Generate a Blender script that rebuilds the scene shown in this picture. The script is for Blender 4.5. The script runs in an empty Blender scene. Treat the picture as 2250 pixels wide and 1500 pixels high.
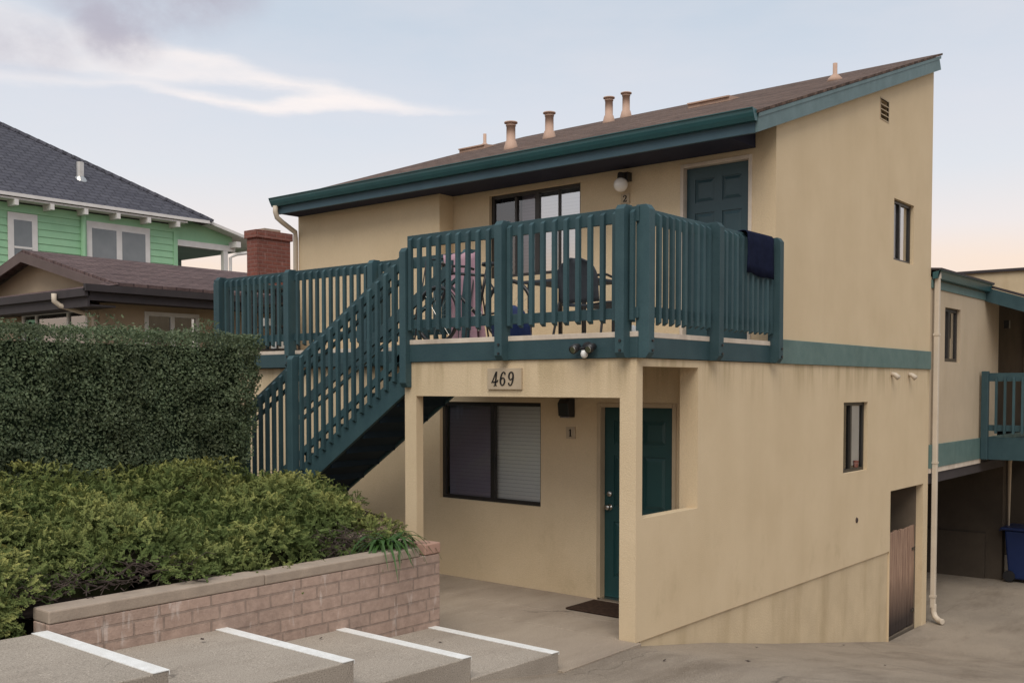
import bpy, math, random
from math import radians as R, sin, cos, pi
from mathutils import Vector, noise
random.seed(7)
S = bpy.context.scene
COL = S.collection
# ------------------------------------------------------------------ helpers
class MB:
    def __init__(s): s.v = []; s.f = []; s.c = None
    def quad(s, *p):
        n = len(s.v); s.v += [tuple(q) for q in p]; s.f.append(tuple(range(n, n + len(p)))); return s
    def box(s, x0, x1, y0, y1, z0, z1, T=None):
        if x0 > x1: x0, x1 = x1, x0
        if y0 > y1: y0, y1 = y1, y0
        if z0 > z1: z0, z1 = z1, z0
        p = [(x0,y0,z0),(x1,y0,z0),(x1,y1,z0),(x0,y1,z0),(x0,y0,z1),(x1,y0,z1),(x1,y1,z1),(x0,y1,z1)]
        if T: p = [T(*q) for q in p]
        n = len(s.v); s.v += p
        s.f += [tuple(n + i for i in q) for q in ((3,2,1,0),(4,5,6,7),(0,1,5,4),(1,2,6,5),(2,3,7,6),(3,0,4,7))]
        return s
    def prism(s, pts, a, b, T):
        """profile pts (d,z) extruded along u from a to b; T(u,d,z)"""
        n = len(s.v); k = len(pts)
        s.v += [T(a, d, z) for d, z in pts] + [T(b, d, z) for d, z in pts]
        s.f.append(tuple(n + i for i in range(k))); s.f.append(tuple(n + k + i for i in reversed(range(k))))
        for i in range(k):
            j = (i + 1) % k; s.f.append((n + i, n + k + i, n + k + j, n + j))
        return s
    def tube(s, pts, r, seg=8, caps=True):
        pts = [Vector(p) for p in pts]; rr = r if isinstance(r, (list, tuple)) else [r] * len(pts)
        n = len(s.v); up = None
        for i, p in enumerate(pts):
            t = (pts[min(i + 1, len(pts) - 1)] - pts[max(i - 1, 0)]).normalized()
            if up is None: up = Vector((0, 0, 1)) if abs(t.z) < .9 else Vector((1, 0, 0))
            a = t.cross(up).normalized(); b = t.cross(a).normalized(); up = -b if False else up
            for k in range(seg):
                w = 2 * pi * k / seg; s.v.append(tuple(p + a * cos(w) * rr[i] + b * sin(w) * rr[i]))
        for i in range(len(pts) - 1):
            for k in range(seg):
                j = (k + 1) % seg
                s.f.append((n + i*seg + k, n + i*seg + j, n + (i+1)*seg + j, n + (i+1)*seg + k))
        if caps:
            s.f.append(tuple(n + k for k in reversed(range(seg)))); m = n + (len(pts) - 1) * seg
            s.f.append(tuple(m + k for k in range(seg)))
        return s
    def lathe(s, c, prof, seg=16):
        n = len(s.v)
        for r, z in prof:
            for k in range(seg):
                w = 2 * pi * k / seg; s.v.append((c[0] + r * cos(w), c[1] + r * sin(w), c[2] + z))
        for i in range(len(prof) - 1):
            for k in range(seg):
                j = (k + 1) % seg
                s.f.append((n + i*seg + k, n + i*seg + j, n + (i+1)*seg + j, n + (i+1)*seg + k))
        s.f.append(tuple(n + k for k in reversed(range(seg))))
        m = n + (len(prof) - 1) * seg; s.f.append(tuple(m + k for k in range(seg)))
        return s
    def torus(s, c, ax, Rr, r, seg=28, sg=8):
        c = Vector(c); ax = Vector(ax).normalized(); a = ax.cross(Vector((0,0,1))).normalized(); b = ax.cross(a)
        n = len(s.v)
        for i in range(seg):
            w = 2*pi*i/seg; d = a*cos(w) + b*sin(w)
            for k in range(sg):
                q = 2*pi*k/sg; s.v.append(tuple(c + d*(Rr + r*cos(q)) + ax*r*sin(q)))
        for i in range(seg):
            for k in range(sg):
                s.f.append((n+i*sg+k, n+i*sg+(k+1)%sg, n+((i+1)%seg)*sg+(k+1)%sg, n+((i+1)%seg)*sg+k))
        return s
    def build(s, name, mat, parent=None, smooth=False, bevel=0.0):
        me = bpy.data.meshes.new(name)
        if parent is not None: o0 = parent_loc(parent)
        else:
            xs = [p[0] for p in s.v]; ys = [p[1] for p in s.v]; zs = [p[2] for p in s.v]
            o0 = Vector(((min(xs)+max(xs))/2, (min(ys)+max(ys))/2, min(zs)))
        me.from_pydata([(p[0]-o0.x, p[1]-o0.y, p[2]-o0.z) for p in s.v], [], s.f)
        if s.c:
            at = me.color_attributes.new('tip_light', 'FLOAT_COLOR', 'POINT')
            for i, q in enumerate(s.c): at.data[i].color = (q, q, q, 1)
        me.materials.append(mat); me.update()
        if smooth: me.shade_smooth()
        o = bpy.data.objects.new(name, me); COL.objects.link(o)
        if parent is not None: o.parent = parent
        else: o.location = o0
        if bevel:
            m = o.modifiers.new('bevel', 'BEVEL'); m.width = bevel; m.segments = 2; m.limit_method = 'ANGLE'
        return o
def parent_loc(p):
    l = Vector((0,0,0))
    while p is not None: l += p.location; p = p.parent
    return l
def tag(o, label=None, cat=None, group=None, kind=None):
    if label: o['label'] = label
    if cat: o['category'] = cat
    if group: o['group'] = group
    if kind: o['kind'] = kind
    return o
def thing(name, label, cat, loc, group=None):
    o = bpy.data.objects.new(name, None); COL.objects.link(o); o.location = loc; o.empty_display_size = .2
    return tag(o, label, cat, group)
def FY(c):   # wall facing -Y : u = x, d inward
    return lambda u, d, z: (u, c + d, z)
def FX(c):   # wall facing +X : u = y
    return lambda u, d, z: (c - d, u, z)
def sheet(mb, T, u0, u1, z0, z1, th, holes=(), top=None, bot=None):
    """solid wall with rectangular holes (u0,u1,z0,z1); top(u), bot(u) may slope"""
    us = sorted({u0, u1, *[h[0] for h in holes], *[h[1] for h in holes]})
    zs = sorted({z0, z1, *[h[2] for h in holes], *[h[3] for h in holes]})
    us = [u for u in us if u0 <= u <= u1]; zs = [z for z in zs if z0 <= z <= z1]
    if top:
        sl = (top(u1)-top(u0))/(u1-u0); us = sorted(set(us + [u0+(z-top(u0))/sl for z in zs if u0 < u0+(z-top(u0))/sl < u1]))
    def Z(u, j):
        return min(zs[j], top(u)) if top else zs[j]
    def solid(i, j):
        if i < 0 or j < 0 or i >= len(us)-1 or j >= len(zs)-1: return False
        uc = (us[i]+us[i+1])/2; zc = (zs[j]+zs[j+1])/2
        if top and top(uc) <= zs[j]+1e-6: return False
        return not any(h[0] < uc < h[1] and h[2] < zc < h[3] for h in holes)
    for i in range(len(us)-1):
        for j in range(len(zs)-1):
            if not solid(i, j): continue
            a, b = us[i], us[i+1]
            p = [(a, Z(a,j)), (b, Z(b,j)), (b, Z(b,j+1)), (a, Z(a,j+1))]
            mb.quad(*[T(u,0,z) for u,z in p]); mb.quad(*[T(u,th,z) for u,z in reversed(p)])
            for (di,dj,q) in ((0,-1,(p[0],p[1])),(1,0,(p[1],p[2])),(0,1,(p[2],p[3])),(-1,0,(p[3],p[0]))):
                if not solid(i+di, j+dj):
                    (ua,za),(ub,zb) = q; mb.quad(T(ub,0,zb),T(ua,0,za),T(ua,th,za),T(ub,th,zb))
    return mb
# ------------------------------------------------------------------ materials
def new_mat(name):
    m = bpy.data.materials.new(name); m.use_nodes = True; nt = m.node_tree; nt.nodes.clear()
    out = nt.nodes.new('ShaderNodeOutputMaterial'); b = nt.nodes.new('ShaderNodeBsdfPrincipled')
    nt.links.new(b.outputs[0], out.inputs[0]); return m, nt, b, out
def N(nt, t, **k):
    n = nt.nodes.new('ShaderNode' + t)
    for a, v in k.items():
        if a.startswith('i_'):
            key = a[2:]; key = int(key) if key.isdigit() else key.replace('_', ' '); n.inputs[key].default_value = v
        else: setattr(n, a, v)
    return n
def mixc(nt, fac, a, b, mode='MIX'):
    n = nt.nodes.new('ShaderNodeMix'); n.data_type = 'RGBA'; n.blend_type = mode
    for sock, v in ((0, fac), (6, a), (7, b)):
        if hasattr(v, 'links') or hasattr(v, 'is_linked'): nt.links.new(v, n.inputs[sock])
        else: n.inputs[sock].default_value = v if sock == 0 else (*v, 1) if len(v) == 3 else v
    return n.outputs[2]
def ramp(nt, val, p0, p1, c0=(0,0,0,1), c1=(1,1,1,1)):
    r = nt.nodes.new('ShaderNodeValToRGB'); r.color_ramp.elements[0].position = p0; r.color_ramp.elements[1].position = p1
    r.color_ramp.elements[0].color = c0; r.color_ramp.elements[1].color = c1; nt.links.new(val, r.inputs[0]); return r.outputs[0]
def mapped(nt, scale=(1,1,1)):
    g = nt.nodes.new('ShaderNodeNewGeometry'); m = nt.nodes.new('ShaderNodeMapping'); m.inputs['Scale'].default_value = scale
    nt.links.new(g.outputs['Position'], m.inputs[0]); return m.outputs[0]
def noise_n(nt, vec, scale, detail=4, rough=.55):
    n = N(nt, 'TexNoise', i_Scale=scale, i_Detail=detail, i_Roughness=rough); nt.links.new(vec, n.inputs['Vector']); return n.outputs['Fac']
def bump(nt, b, h, strength, dist=.01):
    n = N(nt, 'Bump', i_Strength=strength, i_Distance=dist); nt.links.new(h, n.inputs['Height']); nt.links.new(n.outputs[0], b.inputs['Normal']); return n
def surf(name, c1, c2, scale=3, rough=.8, bs=0, bscale=80, streak=0, sc=(.5,.45,.4), spec=.3, fine=0, metal=0, bd=.006, drip=False, objvar=0):
    m, nt, b, out = new_mat(name); v = mapped(nt)
    col = mixc(nt, ramp(nt, noise_n(nt, v, scale, 6), .3, .7), c1, c2)
    if fine:
        col = mixc(nt, fine, col, mixc(nt, ramp(nt, noise_n(nt, v, 180, 3), .3, .7), tuple(x*.45 for x in c1), tuple(min(1, x*1.6) for x in c2)))
    if streak:
        vs = mapped(nt, (1.5, 1.5, .28)); s_ = ramp(nt, noise_n(nt, vs, 1.5, 5, .6), .48, .74)
        mm = N(nt, 'Math', operation='MULTIPLY', i_1=streak); nt.links.new(s_, mm.inputs[0])
        col = mixc(nt, mm.outputs[0], col, sc, 'MULTIPLY')
    if drip:
        g2 = N(nt, 'NewGeometry'); sz = N(nt, 'SeparateXYZ'); nt.links.new(g2.outputs['Position'], sz.inputs[0])
        r1_ = N(nt, 'MapRange', interpolation_type='SMOOTHSTEP', i_1=2.0, i_2=2.5); nt.links.new(sz.outputs[2], r1_.inputs[0])
        r2_ = N(nt, 'MapRange', i_1=2.50, i_2=2.51, i_3=1.0, i_4=0.0); nt.links.new(sz.outputs[2], r2_.inputs[0])
        dr_ = ramp(nt, noise_n(nt, mapped(nt, (4.5,4.5,.5)), 1.3, 5, .6), .46, .62)
        a1 = N(nt, 'Math', operation='MULTIPLY'); nt.links.new(r1_.outputs[0], a1.inputs[0]); nt.links.new(r2_.outputs[0], a1.inputs[1])
        a2 = N(nt, 'Math', operation='MULTIPLY'); nt.links.new(a1.outputs[0], a2.inputs[0]); nt.links.new(dr_, a2.inputs[1])
        # blotchy patches near the corner post and the base of the wall
        bl_ = ramp(nt, noise_n(nt, mapped(nt, (1,1,.7)), 2.6, 6, .7), .56, .74); r3_ = N(nt, 'MapRange', i_1=1.3, i_2=-.2, i_3=0.0, i_4=.7); nt.links.new(sz.outputs[2], r3_.inputs[0])
        a3 = N(nt, 'Math', operation='MULTIPLY'); nt.links.new(bl_, a3.inputs[0]); nt.links.new(r3_.outputs[0], a3.inputs[1])
        a4 = N(nt, 'Math', operation='MAXIMUM'); nt.links.new(a2.outputs[0], a4.inputs[0]); nt.links.new(a3.outputs[0], a4.inputs[1])
        col = mixc(nt, a4.outputs[0], col, (.77,.76,.72), 'MULTIPLY')
    if objvar:
        oi = N(nt, 'ObjectInfo'); mo = N(nt, 'MapRange', i_3=1-objvar, i_4=1+objvar); nt.links.new(oi.outputs['Random'], mo.inputs[0])
        hs_ = N(nt, 'HueSaturation'); nt.links.new(mo.outputs[0], hs_.inputs['Value']); nt.links.new(col, hs_.inputs['Color']); col = hs_.outputs[0]
    nt.links.new(col, b.inputs['Base Color']); b.inputs['Roughness'].default_value = rough
    b.inputs['Specular IOR Level'].default_value = spec; b.inputs['Metallic'].default_value = metal
    if bs: bump(nt, b, noise_n(nt, v, bscale, 5, .6), bs, bd)
    return m
M = {}
M['stucco'] = surf('stucco_tan', (.645,.515,.345), (.58,.455,.295), 1.4, .92, .6, 95, .25, (.84,.82,.79), fine=.2, spec=.12, drip=True, bd=.008)
M['stucco_f'] = surf('stucco_foundation', (.61,.485,.32), (.50,.395,.26), 2.2, .95, .8, 45, .6, (.70,.66,.58), fine=.15, spec=.1)
M['stucco_b'] = surf('stucco_second_building', (.52,.42,.30), (.46,.37,.265), 1.6, .92, .4, 70, .4, (.75,.73,.68), fine=.06, spec=.15)
M['teal'] = surf('teal_paint', (.043,.086,.096), (.031,.067,.078), 5, .6, .5, 55, .5, (.6,.66,.7), fine=.16, spec=.3, objvar=.16)
M['teal_l'] = surf('teal_weathered_skylit', (.12,.185,.17), (.085,.148,.138), 6, .6, .4, 50, .55, (.65,.68,.66), fine=.08, spec=.35)  # paler from faded paint, plus brighter sky light put into the colour
M['teal_fascia'] = surf('teal_fascia', (.055,.1,.125), (.045,.085,.108), 4, .6, .1, 40, .3, (.7,.7,.7), spec=.3)
M['gutter'] = surf('gutter_paint', (.03,.105,.112), (.026,.085,.094), 3, .38, .03, 30, .4, (.6,.7,.7), spec=.5)
M['soffit'] = surf('soffit_shade', (.024,.026,.048), (.018,.02,.038), 3, .85, .1, 40)  # purple-dark colour has the shade under eaves painted in
M['teal_u'] = surf('teal_underside_shade', (.013,.028,.042), (.010,.022,.034), 4, .8)  # darker copy of the teal, stair underside shade put into the colour
M['door'] = surf('door_paint', (.028,.066,.08), (.024,.058,.07), 3, .42, .04, 60, spec=.45)
M['door1'] = surf('door_paint_dark', (.012,.056,.056), (.010,.046,.048), 3, .42, .04, 60, spec=.45)
M['trimtan'] = surf('trim_tan', (.47,.37,.25), (.41,.32,.21), 5, .7, .1, 60, fine=.05)
M['deckedge'] = surf('deck_edge', (.66,.57,.47), (.54,.46,.38), 6, .8, .2, 50, .6, (.45,.4,.35), fine=.1)
M['white'] = surf('white_paint', (.78,.77,.74), (.68,.67,.64), 5, .6, .1, 60, fine=.05)
M['nosing'] = surf('nosing_paint', (.84,.83,.80), (.66,.64,.60), 14, .75, .5, 60, fine=.35)
M['bronze'] = surf('bronze_frame', (.03,.026,.023), (.02,.018,.016), 4, .4, spec=.5)
M['iron'] = surf('black_metal', (.014,.014,.016), (.02,.02,.022), 8, .4, spec=.5)
M['fabric_d'] = surf('dark_mesh_fabric', (.05,.058,.07), (.038,.044,.055), 20, .9, .3, 200)
M['navy'] = surf('navy_towel', (.014,.018,.042), (.01,.013,.03), 18, 1, .9, 260, spec=.05)
M['pink'] = surf('mauve_cloth', (.45,.29,.33), (.36,.22,.27), 6, .95, .3, 60, spec=.1)
M['bluebag'] = surf('blue_plastic', (.02,.045,.16), (.015,.03,.11), 5, .45)
M['bin'] = surf('blue_bin', (.008,.024,.10), (.006,.018,.075), 3, .4, .1, 30, spec=.5)
M['chrome'] = surf('worn_metal', (.6,.58,.54), (.5,.48,.45), 9, .3, metal=1)
M['pipe'] = surf('vent_paint', (.50,.34,.26), (.42,.28,.21), 7, .7, .2, 40, .4, (.6,.55,.5))
M['spout'] = surf('downspout_paint', (.58,.50,.40), (.52,.44,.35), 4, .5, .05, 20, .4, (.75,.7,.65))
M['globe'] = surf('opal_glass', (.80,.76,.70), (.76,.72,.66), 2, .25, spec=.5)
M['sign'] = surf('sign_board', (.46,.37,.26), (.40,.32,.225), 8, .75, .25, 50, fine=.06)
M['recess'] = surf('recess_dark', (.18,.14,.10), (.14,.108,.08), 3, .95)  # darker brown than the stucco around the recess
M['carport'] = surf('carport_shade', (.085,.066,.048), (.06,.046,.034), 2, .95, .3, 40)  # wall colour darkened to carry the shade inside the carport
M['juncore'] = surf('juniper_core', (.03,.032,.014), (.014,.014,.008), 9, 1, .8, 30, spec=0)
M['rake'] = surf('rake_paint', (.14,.205,.215), (.105,.165,.172), 6, .6, .4, 50, .55, (.68,.70,.70), fine=.12)
M['ink'] = surf('black_numerals', (.012,.011,.01), (.02,.018,.016), 12, .5)
M['mat'] = surf('coir_mat', (.035,.022,.017), (.06,.037,.026), 30, 1, .9, 150, spec=.05)
M['soil'] = surf('dark_soil', (.035,.026,.022), (.018,.014,.012), 9, 1, 1, 30, spec=.05)
M['screenpane'] = surf('room_dark', (.02,.021,.026), (.03,.03,.036), 2, .9)
M['brownfascia'] = surf('brown_fascia', (.135,.098,.092), (.11,.08,.075), 4, .7, .1, 50, .3, (.7,.7,.7))
M['browndark'] = surf('brown_eave', (.055,.046,.048), (.042,.036,.038), 4, .8)
M['stucco_n'] = surf('neighbour_stucco', (.47,.37,.26), (.42,.33,.235), 2, .9, .3, 60)
M['green'] = surf('green_siding', (.34,.58,.36), (.30,.54,.33), 3, .65, .08, 40, .25, (.8,.85,.8))
M['greenw'] = surf('white_trim', (.74,.71,.68), (.66,.63,.6), 5, .6)
M['porchgrey'] = surf('porch_ceiling', (.2,.26,.26), (.17,.225,.225), 2, .8)
M['rock'] = surf('neighbour_ground', (.2,.17,.13), (.15,.13,.1), 2, .95, .5, 20)
def concrete(name, c1, c2, stain=.42, crack=.42):
    m, nt, b, out = new_mat(name); v = mapped(nt)
    col = mixc(nt, ramp(nt, noise_n(nt, v, .7, 7, .6), .32, .68), c1, c2)
    sp = noise_n(nt, v, 120, 2, .7)
    col = mixc(nt, ramp(nt, sp, .38, .46), tuple(x*.55 for x in c1), col)
    col = mixc(nt, ramp(nt, sp, .62, .72), col, tuple(min(1, x*1.7) for x in c1))
    st = ramp(nt, noise_n(nt, mapped(nt, (1.4, .45, 1)), 1.3, 6, .7), .46, .70)
    mm = N(nt, 'Math', operation='MULTIPLY', i_1=stain); nt.links.new(st, mm.inputs[0])
    col = mixc(nt, mm.outputs[0], col, (.48,.44,.41), 'MULTIPLY')
    g = N(nt, 'NewGeometry'); dn = N(nt, 'TexNoise', i_Scale=2.2, i_Detail=6.0); nt.links.new(g.outputs['Position'], dn.inputs['Vector'])
    va = N(nt, 'VectorMath', operation='MULTIPLY_ADD'); nt.links.new(dn.outputs['Color'], va.inputs[0]); va.inputs[1].default_value = (.5,.5,0); nt.links.new(g.outputs['Position'], va.inputs[2])
    vo = N(nt, 'TexVoronoi', feature='DISTANCE_TO_EDGE', i_Scale=crack); nt.links.new(va.outputs[0], vo.inputs['Vector'])
    ck = ramp(nt, vo.outputs['Distance'], .0, .0035, (1,1,1,1), (0,0,0,1)); cm_ = N(nt, 'Math', operation='MULTIPLY'); nt.links.new(ck, cm_.inputs[0]); nt.links.new(ramp(nt, noise_n(nt, v, .8, 2), .48, .56), cm_.inputs[1])
    cm2 = N(nt, 'Math', operation='MULTIPLY', i_1=.6); nt.links.new(cm_.outputs[0], cm2.inputs[0]); col = mixc(nt, cm2.outputs[0], col, (.06,.05,.042))
    nt.links.new(col, b.inputs['Base Color']); b.inputs['Roughness'].default_value = .9; b.inputs['Specular IOR Level'].default_value = .2
    bump(nt, b, noise_n(nt, v, 110, 4, .7), .5, .004); return m
M['conc'] = concrete('concrete_porch', (.40,.33,.255), (.32,.26,.205))
M['step'] = concrete('concrete_steps', (.40,.345,.285), (.33,.285,.235))
M['drive'] = concrete('concrete_driveway', (.33,.275,.215), (.235,.195,.155), .62)
def brick(name, ax, w, h, c1, c2, cm, mortar=.006, rough=.9, mode='wall', bs=.6, cj=None, off=.5, dirt=.4, mixn=.3, z0=0, streak=None, squash=1.0):
    m, nt, b, out = new_mat(name)
    g = N(nt, 'NewGeometry'); sx = N(nt, 'SeparateXYZ'); cx = N(nt, 'CombineXYZ'); nt.links.new(g.outputs['Position'], sx.inputs[0])
    if ax[0] == 'S':
        sm = N(nt, 'Math', operation='ADD'); nt.links.new(sx.outputs['X'], sm.inputs[0]); nt.links.new(sx.outputs['Y'], sm.inputs[1]); nt.links.new(sm.outputs[0], cx.inputs[0])
    else: nt.links.new(sx.outputs[ax[0]], cx.inputs[0])
    pass; nt.links.new(sx.outputs[ax[1]], cx.inputs[1])
    dn = N(nt, 'TexNoise', i_Scale=3.5, i_Detail=3.0); nt.links.new(g.outputs['Position'], dn.inputs['Vector'])
    va = N(nt, 'VectorMath', operation='MULTIPLY_ADD'); nt.links.new(dn.outputs['Color'], va.inputs[0]); va.inputs[1].default_value = (.02,.012,0); nt.links.new(cx.outputs[0], va.inputs[2])
    bt = N(nt, 'TexBrick', i_Scale=1.0, i_Mortar_Size=mortar, i_Mortar_Smooth=.2, i_Bias=0.0, i_Brick_Width=w, i_Row_Height=h)
    bt.offset = off; bt.squash = squash; bt.squash_frequency = 3; bt.inputs['Color1'].default_value = (*c1,1); bt.inputs['Color2'].default_value = (*c2,1); bt.inputs['Mortar'].default_value = (*cm,1)
    nt.links.new(va.outputs[0], bt.inputs['Vector'])
    v = mapped(nt); col = bt.outputs['Color']
    col = mixc(nt, mixn, col, mixc(nt, ramp(nt, noise_n(nt, v, 14, 5, .7), .3, .7), tuple(x*.5 for x in c1), tuple(min(1,x*1.5) for x in c2)))
    if cj:   # pale efflorescence
        e = ramp(nt, noise_n(nt, mapped(nt, (1,5,1.2)), 2.6, 4, .6), .60, .70); mm = N(nt, 'Math', operation='MULTIPLY', i_1=.4); nt.links.new(e, mm.inputs[0])
        col = mixc(nt, mm.outputs[0], col, cj)
    if streak:
        q = ramp(nt, noise_n(nt, mapped(nt, streak), 1.0, 5, .7), .38, .62); mm = N(nt, 'Math', operation='MULTIPLY', i_1=.75); nt.links.new(q, mm.inputs[0])
        col = mixc(nt, mm.outputs[0], col, (.42,.40,.40), 'MULTIPLY')
    d = ramp(nt, noise_n(nt, v, 1.1, 5, .6), .4, .7); mm = N(nt, 'Math', operation='MULTIPLY', i_1=dirt); nt.links.new(d, mm.inputs[0])
    col = mixc(nt, mm.outputs[0], col, (.55,.55,.55), 'MULTIPLY')
    nt.links.new(col, b.inputs['Base Color']); b.inputs['Roughness'].default_value = rough; b.inputs['Specular IOR Level'].default_value = .2
    inv = N(nt, 'Math', operation='SUBTRACT', i_0=1.0); nt.links.new(bt.outputs['Fac'], inv.inputs[1])
    ad = N(nt, 'Math', operation='ADD'); nt.links.new(inv.outputs[0], ad.inputs[0])
    n2 = N(nt, 'Math', operation='MULTIPLY', i_1=.6); nt.links.new(noise_n(nt, v, 60, 4, .7), n2.inputs[0]); nt.links.new(n2.outputs[0], ad.inputs[1])
    bump(nt, b, ad.outputs[0], bs, .01); return m
M['shingle'] = brick('brown_shingle', 'XY', .26, .135, (.105,.068,.054), (.205,.138,.108), (.04,.028,.023), .012, cj=None, dirt=.2, mixn=.4, bs=.8, streak=(1.2,8,2))
M['shingle_n'] = brick('plum_shingle', 'YX', .26, .13, (.13,.088,.085), (.19,.13,.122), (.045,.03,.035), .014, dirt=.3, mixn=.4, bs=.9, streak=(6,1.0,2))
M['shingle_g'] = brick('slate_shingle', 'YX', .3, .17, (.062,.062,.078), (.09,.09,.108), (.035,.035,.043), .02, dirt=.2, mixn=.3, bs=.8)
M['block'] = brick('pink_block', 'SZ', .40, .102, (.46,.325,.26), (.385,.28,.225), (.25,.195,.16), .008, cj=(.72,.64,.58), dirt=.4, mixn=.4, bs=.9, squash=.55)
M['cap'] = surf('block_cap', (.40,.32,.25), (.30,.24,.19), 7, .95, .6, 60, 0, fine=.15)
M['capp'] = surf('pink_cap_block', (.42,.255,.195), (.34,.215,.165), 6, .95, .6, 60, 0, fine=.12)
M['redbrick'] = brick('red_brick', 'SZ', .22, .075, (.34,.12,.085), (.18,.07,.056), (.36,.26,.22), .011, cj=(.50,.36,.32), dirt=.45, mixn=.7, bs=1)
M['redbrick_x'] = brick('red_brick_side', 'XZ', .22, .075, (.27,.062,.045), (.17,.05,.042), (.42,.30,.26), .009, dirt=.3, mixn=.35, bs=1)
def wood():
    m, nt, b, out = new_mat('weathered_boards'); v = mapped(nt, (6, 26, .9))
    n = noise_n(nt, v, 1.4, 7, .7)
    col = mixc(nt, ramp(nt, n, .36, .66), (.15,.08,.055), (.44,.29,.20))
    g = N(nt, 'NewGeometry'); sx = N(nt, 'SeparateXYZ'); nt.links.new(g.outputs['Position'], sx.inputs[0])
    mr = N(nt, 'MapRange', i_1=-1.12, i_2=-.45, i_3=.96, i_4=0.0); nt.links.new(sx.outputs[2], mr.inputs[0])  # planks get darker towards the bottom
    col = mixc(nt, mr.outputs[0], col, (.02,.012,.01))
    nt.links.new(col, b.inputs['Base Color']); b.inputs['Roughness'].default_value = .85; bump(nt, b, n, .5, .006); return m
M['wood'] = wood()
def blind(name, c1, c2, pitch):
    m, nt, b, out = new_mat(name); g = N(nt, 'NewGeometry'); sx = N(nt, 'SeparateXYZ'); nt.links.new(g.outputs['Position'], sx.inputs[0])
    a = N(nt, 'Math', operation='DIVIDE', i_1=pitch); nt.links.new(sx.outputs[2], a.inputs[0]); f = N(nt, 'Math', operation='FRACT'); nt.links.new(a.outputs[0], f.inputs[0])
    nt.links.new(mixc(nt, ramp(nt, f.outputs[0], .0, .16), c2, c1), b.inputs['Base Color']); b.inputs['Roughness'].default_value = .6; return m
M['blind'] = blind('white_blind', (.90,.87,.81), (.40,.38,.35), .044)
M['blind_s'] = blind('screened_blind', (.60,.55,.58), (.36,.33,.36), .044)
M['curtain'] = surf('pale_curtain', (.85,.83,.79), (.72,.70,.66), 3, .8)
def glass(name, tint=(.85,.88,.9), refl=.22):
    m, nt, b, out = new_mat(name); nt.nodes.remove(b)
    t = N(nt, 'BsdfTransparent'); t.inputs[0].default_value = (*tint,1); g = N(nt, 'BsdfGlossy'); g.inputs['Roughness'].default_value = .02
    bn = N(nt, 'Bump', i_Strength=.12, i_Distance=.01); nt.links.new(noise_n(nt, mapped(nt), 2.2, 2), bn.inputs['Height']); nt.links.new(bn.outputs[0], g.inputs['Normal'])
    lw = N(nt, 'LayerWeight', i_Blend=.35); mr = N(nt, 'MapRange', i_3=refl, i_4=.95); nt.links.new(lw.outputs['Fresnel'], mr.inputs[0])
    mx = N(nt, 'MixShader'); nt.links.new(mr.outputs[0], mx.inputs[0]); nt.links.new(t.outputs[0], mx.inputs[1]); nt.links.new(g.outputs[0], mx.inputs[2]); nt.links.new(mx.outputs[0], out.inputs[0]); return m
M['glass'] = glass('window_glass', (.93,.95,.96), .12); M['glass_m'] = glass('mirror_like_glass', (.7,.75,.8), .62); M['glass_d'] = glass('screened_glass', (.74,.73,.78), .12); M['glass_g'] = glass('neighbour_glass', (.6,.65,.68), .3)
def leafmat(name, ca, cb, cc=None, tip_light=False, rough=.55, spec=.4, big=1.2, trans=.25, patch=.5):
    m, nt, b, out = new_mat(name); g = N(nt, 'NewGeometry')
    col = mixc(nt, g.outputs['Random Per Island'], ca, cb)
    if tip_light:
        at = N(nt, 'Attribute', attribute_name='tip_light'); col = mixc(nt, at.outputs['Fac'], col, cc)
    pn = ramp(nt, noise_n(nt, g.outputs['Position'], big, 4), .36, .66); mm = N(nt, 'Math', operation='MULTIPLY', i_1=patch); nt.links.new(pn, mm.inputs[0])
    col = mixc(nt, mm.outputs[0], col, (.50,.46,.44) if not tip_light else (.38,.55,.45), 'MULTIPLY')
    nt.links.new(col, b.inputs['Base Color']); b.inputs['Roughness'].default_value = rough; b.inputs['Specular IOR Level'].default_value = spec
    tr = N(nt, 'BsdfTranslucent'); nt.links.new(col, tr.inputs[0]); mx = N(nt, 'MixShader', i_0=trans)
    nt.links.new(b.outputs[0], mx.inputs[1]); nt.links.new(tr.outputs[0], mx.inputs[2]); nt.links.new(mx.outputs[0], out.inputs[0]); return m
M['hedge'] = leafmat('hedge_leaf', (.095,.14,.07), (.21,.26,.14), rough=.5, spec=.4, patch=.75, big=2.4, trans=.35)
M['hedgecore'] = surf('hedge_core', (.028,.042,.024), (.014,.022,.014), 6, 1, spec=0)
M['jun'] = leafmat('juniper_needles', (.105,.15,.048), (.175,.215,.072), (.70,.62,.21), tip_light=True, rough=.75, spec=.15, patch=.45, big=1.3)
M['lily'] = leafmat('strap_leaf', (.035,.085,.018), (.07,.15,.035), rough=.45, spec=.4, patch=.2)
M['twig'] = surf('dead_twig', (.085,.062,.052), (.035,.026,.023), 20, .95)

# ------------------------------------------------------------------ camera
cam = bpy.data.cameras.new('camera'); co = bpy.data.objects.new('camera', cam); COL.objects.link(co)
co.location = (4.800, -7.590, 2.260); co.rotation_euler = (R(90 - 2.045), 0, R(39.5))
cam.sensor_width = 36; cam.lens = 35.685; cam.shift_y = .07836; cam.clip_start = .05; cam.clip_end = 3000; S.camera = co

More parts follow.
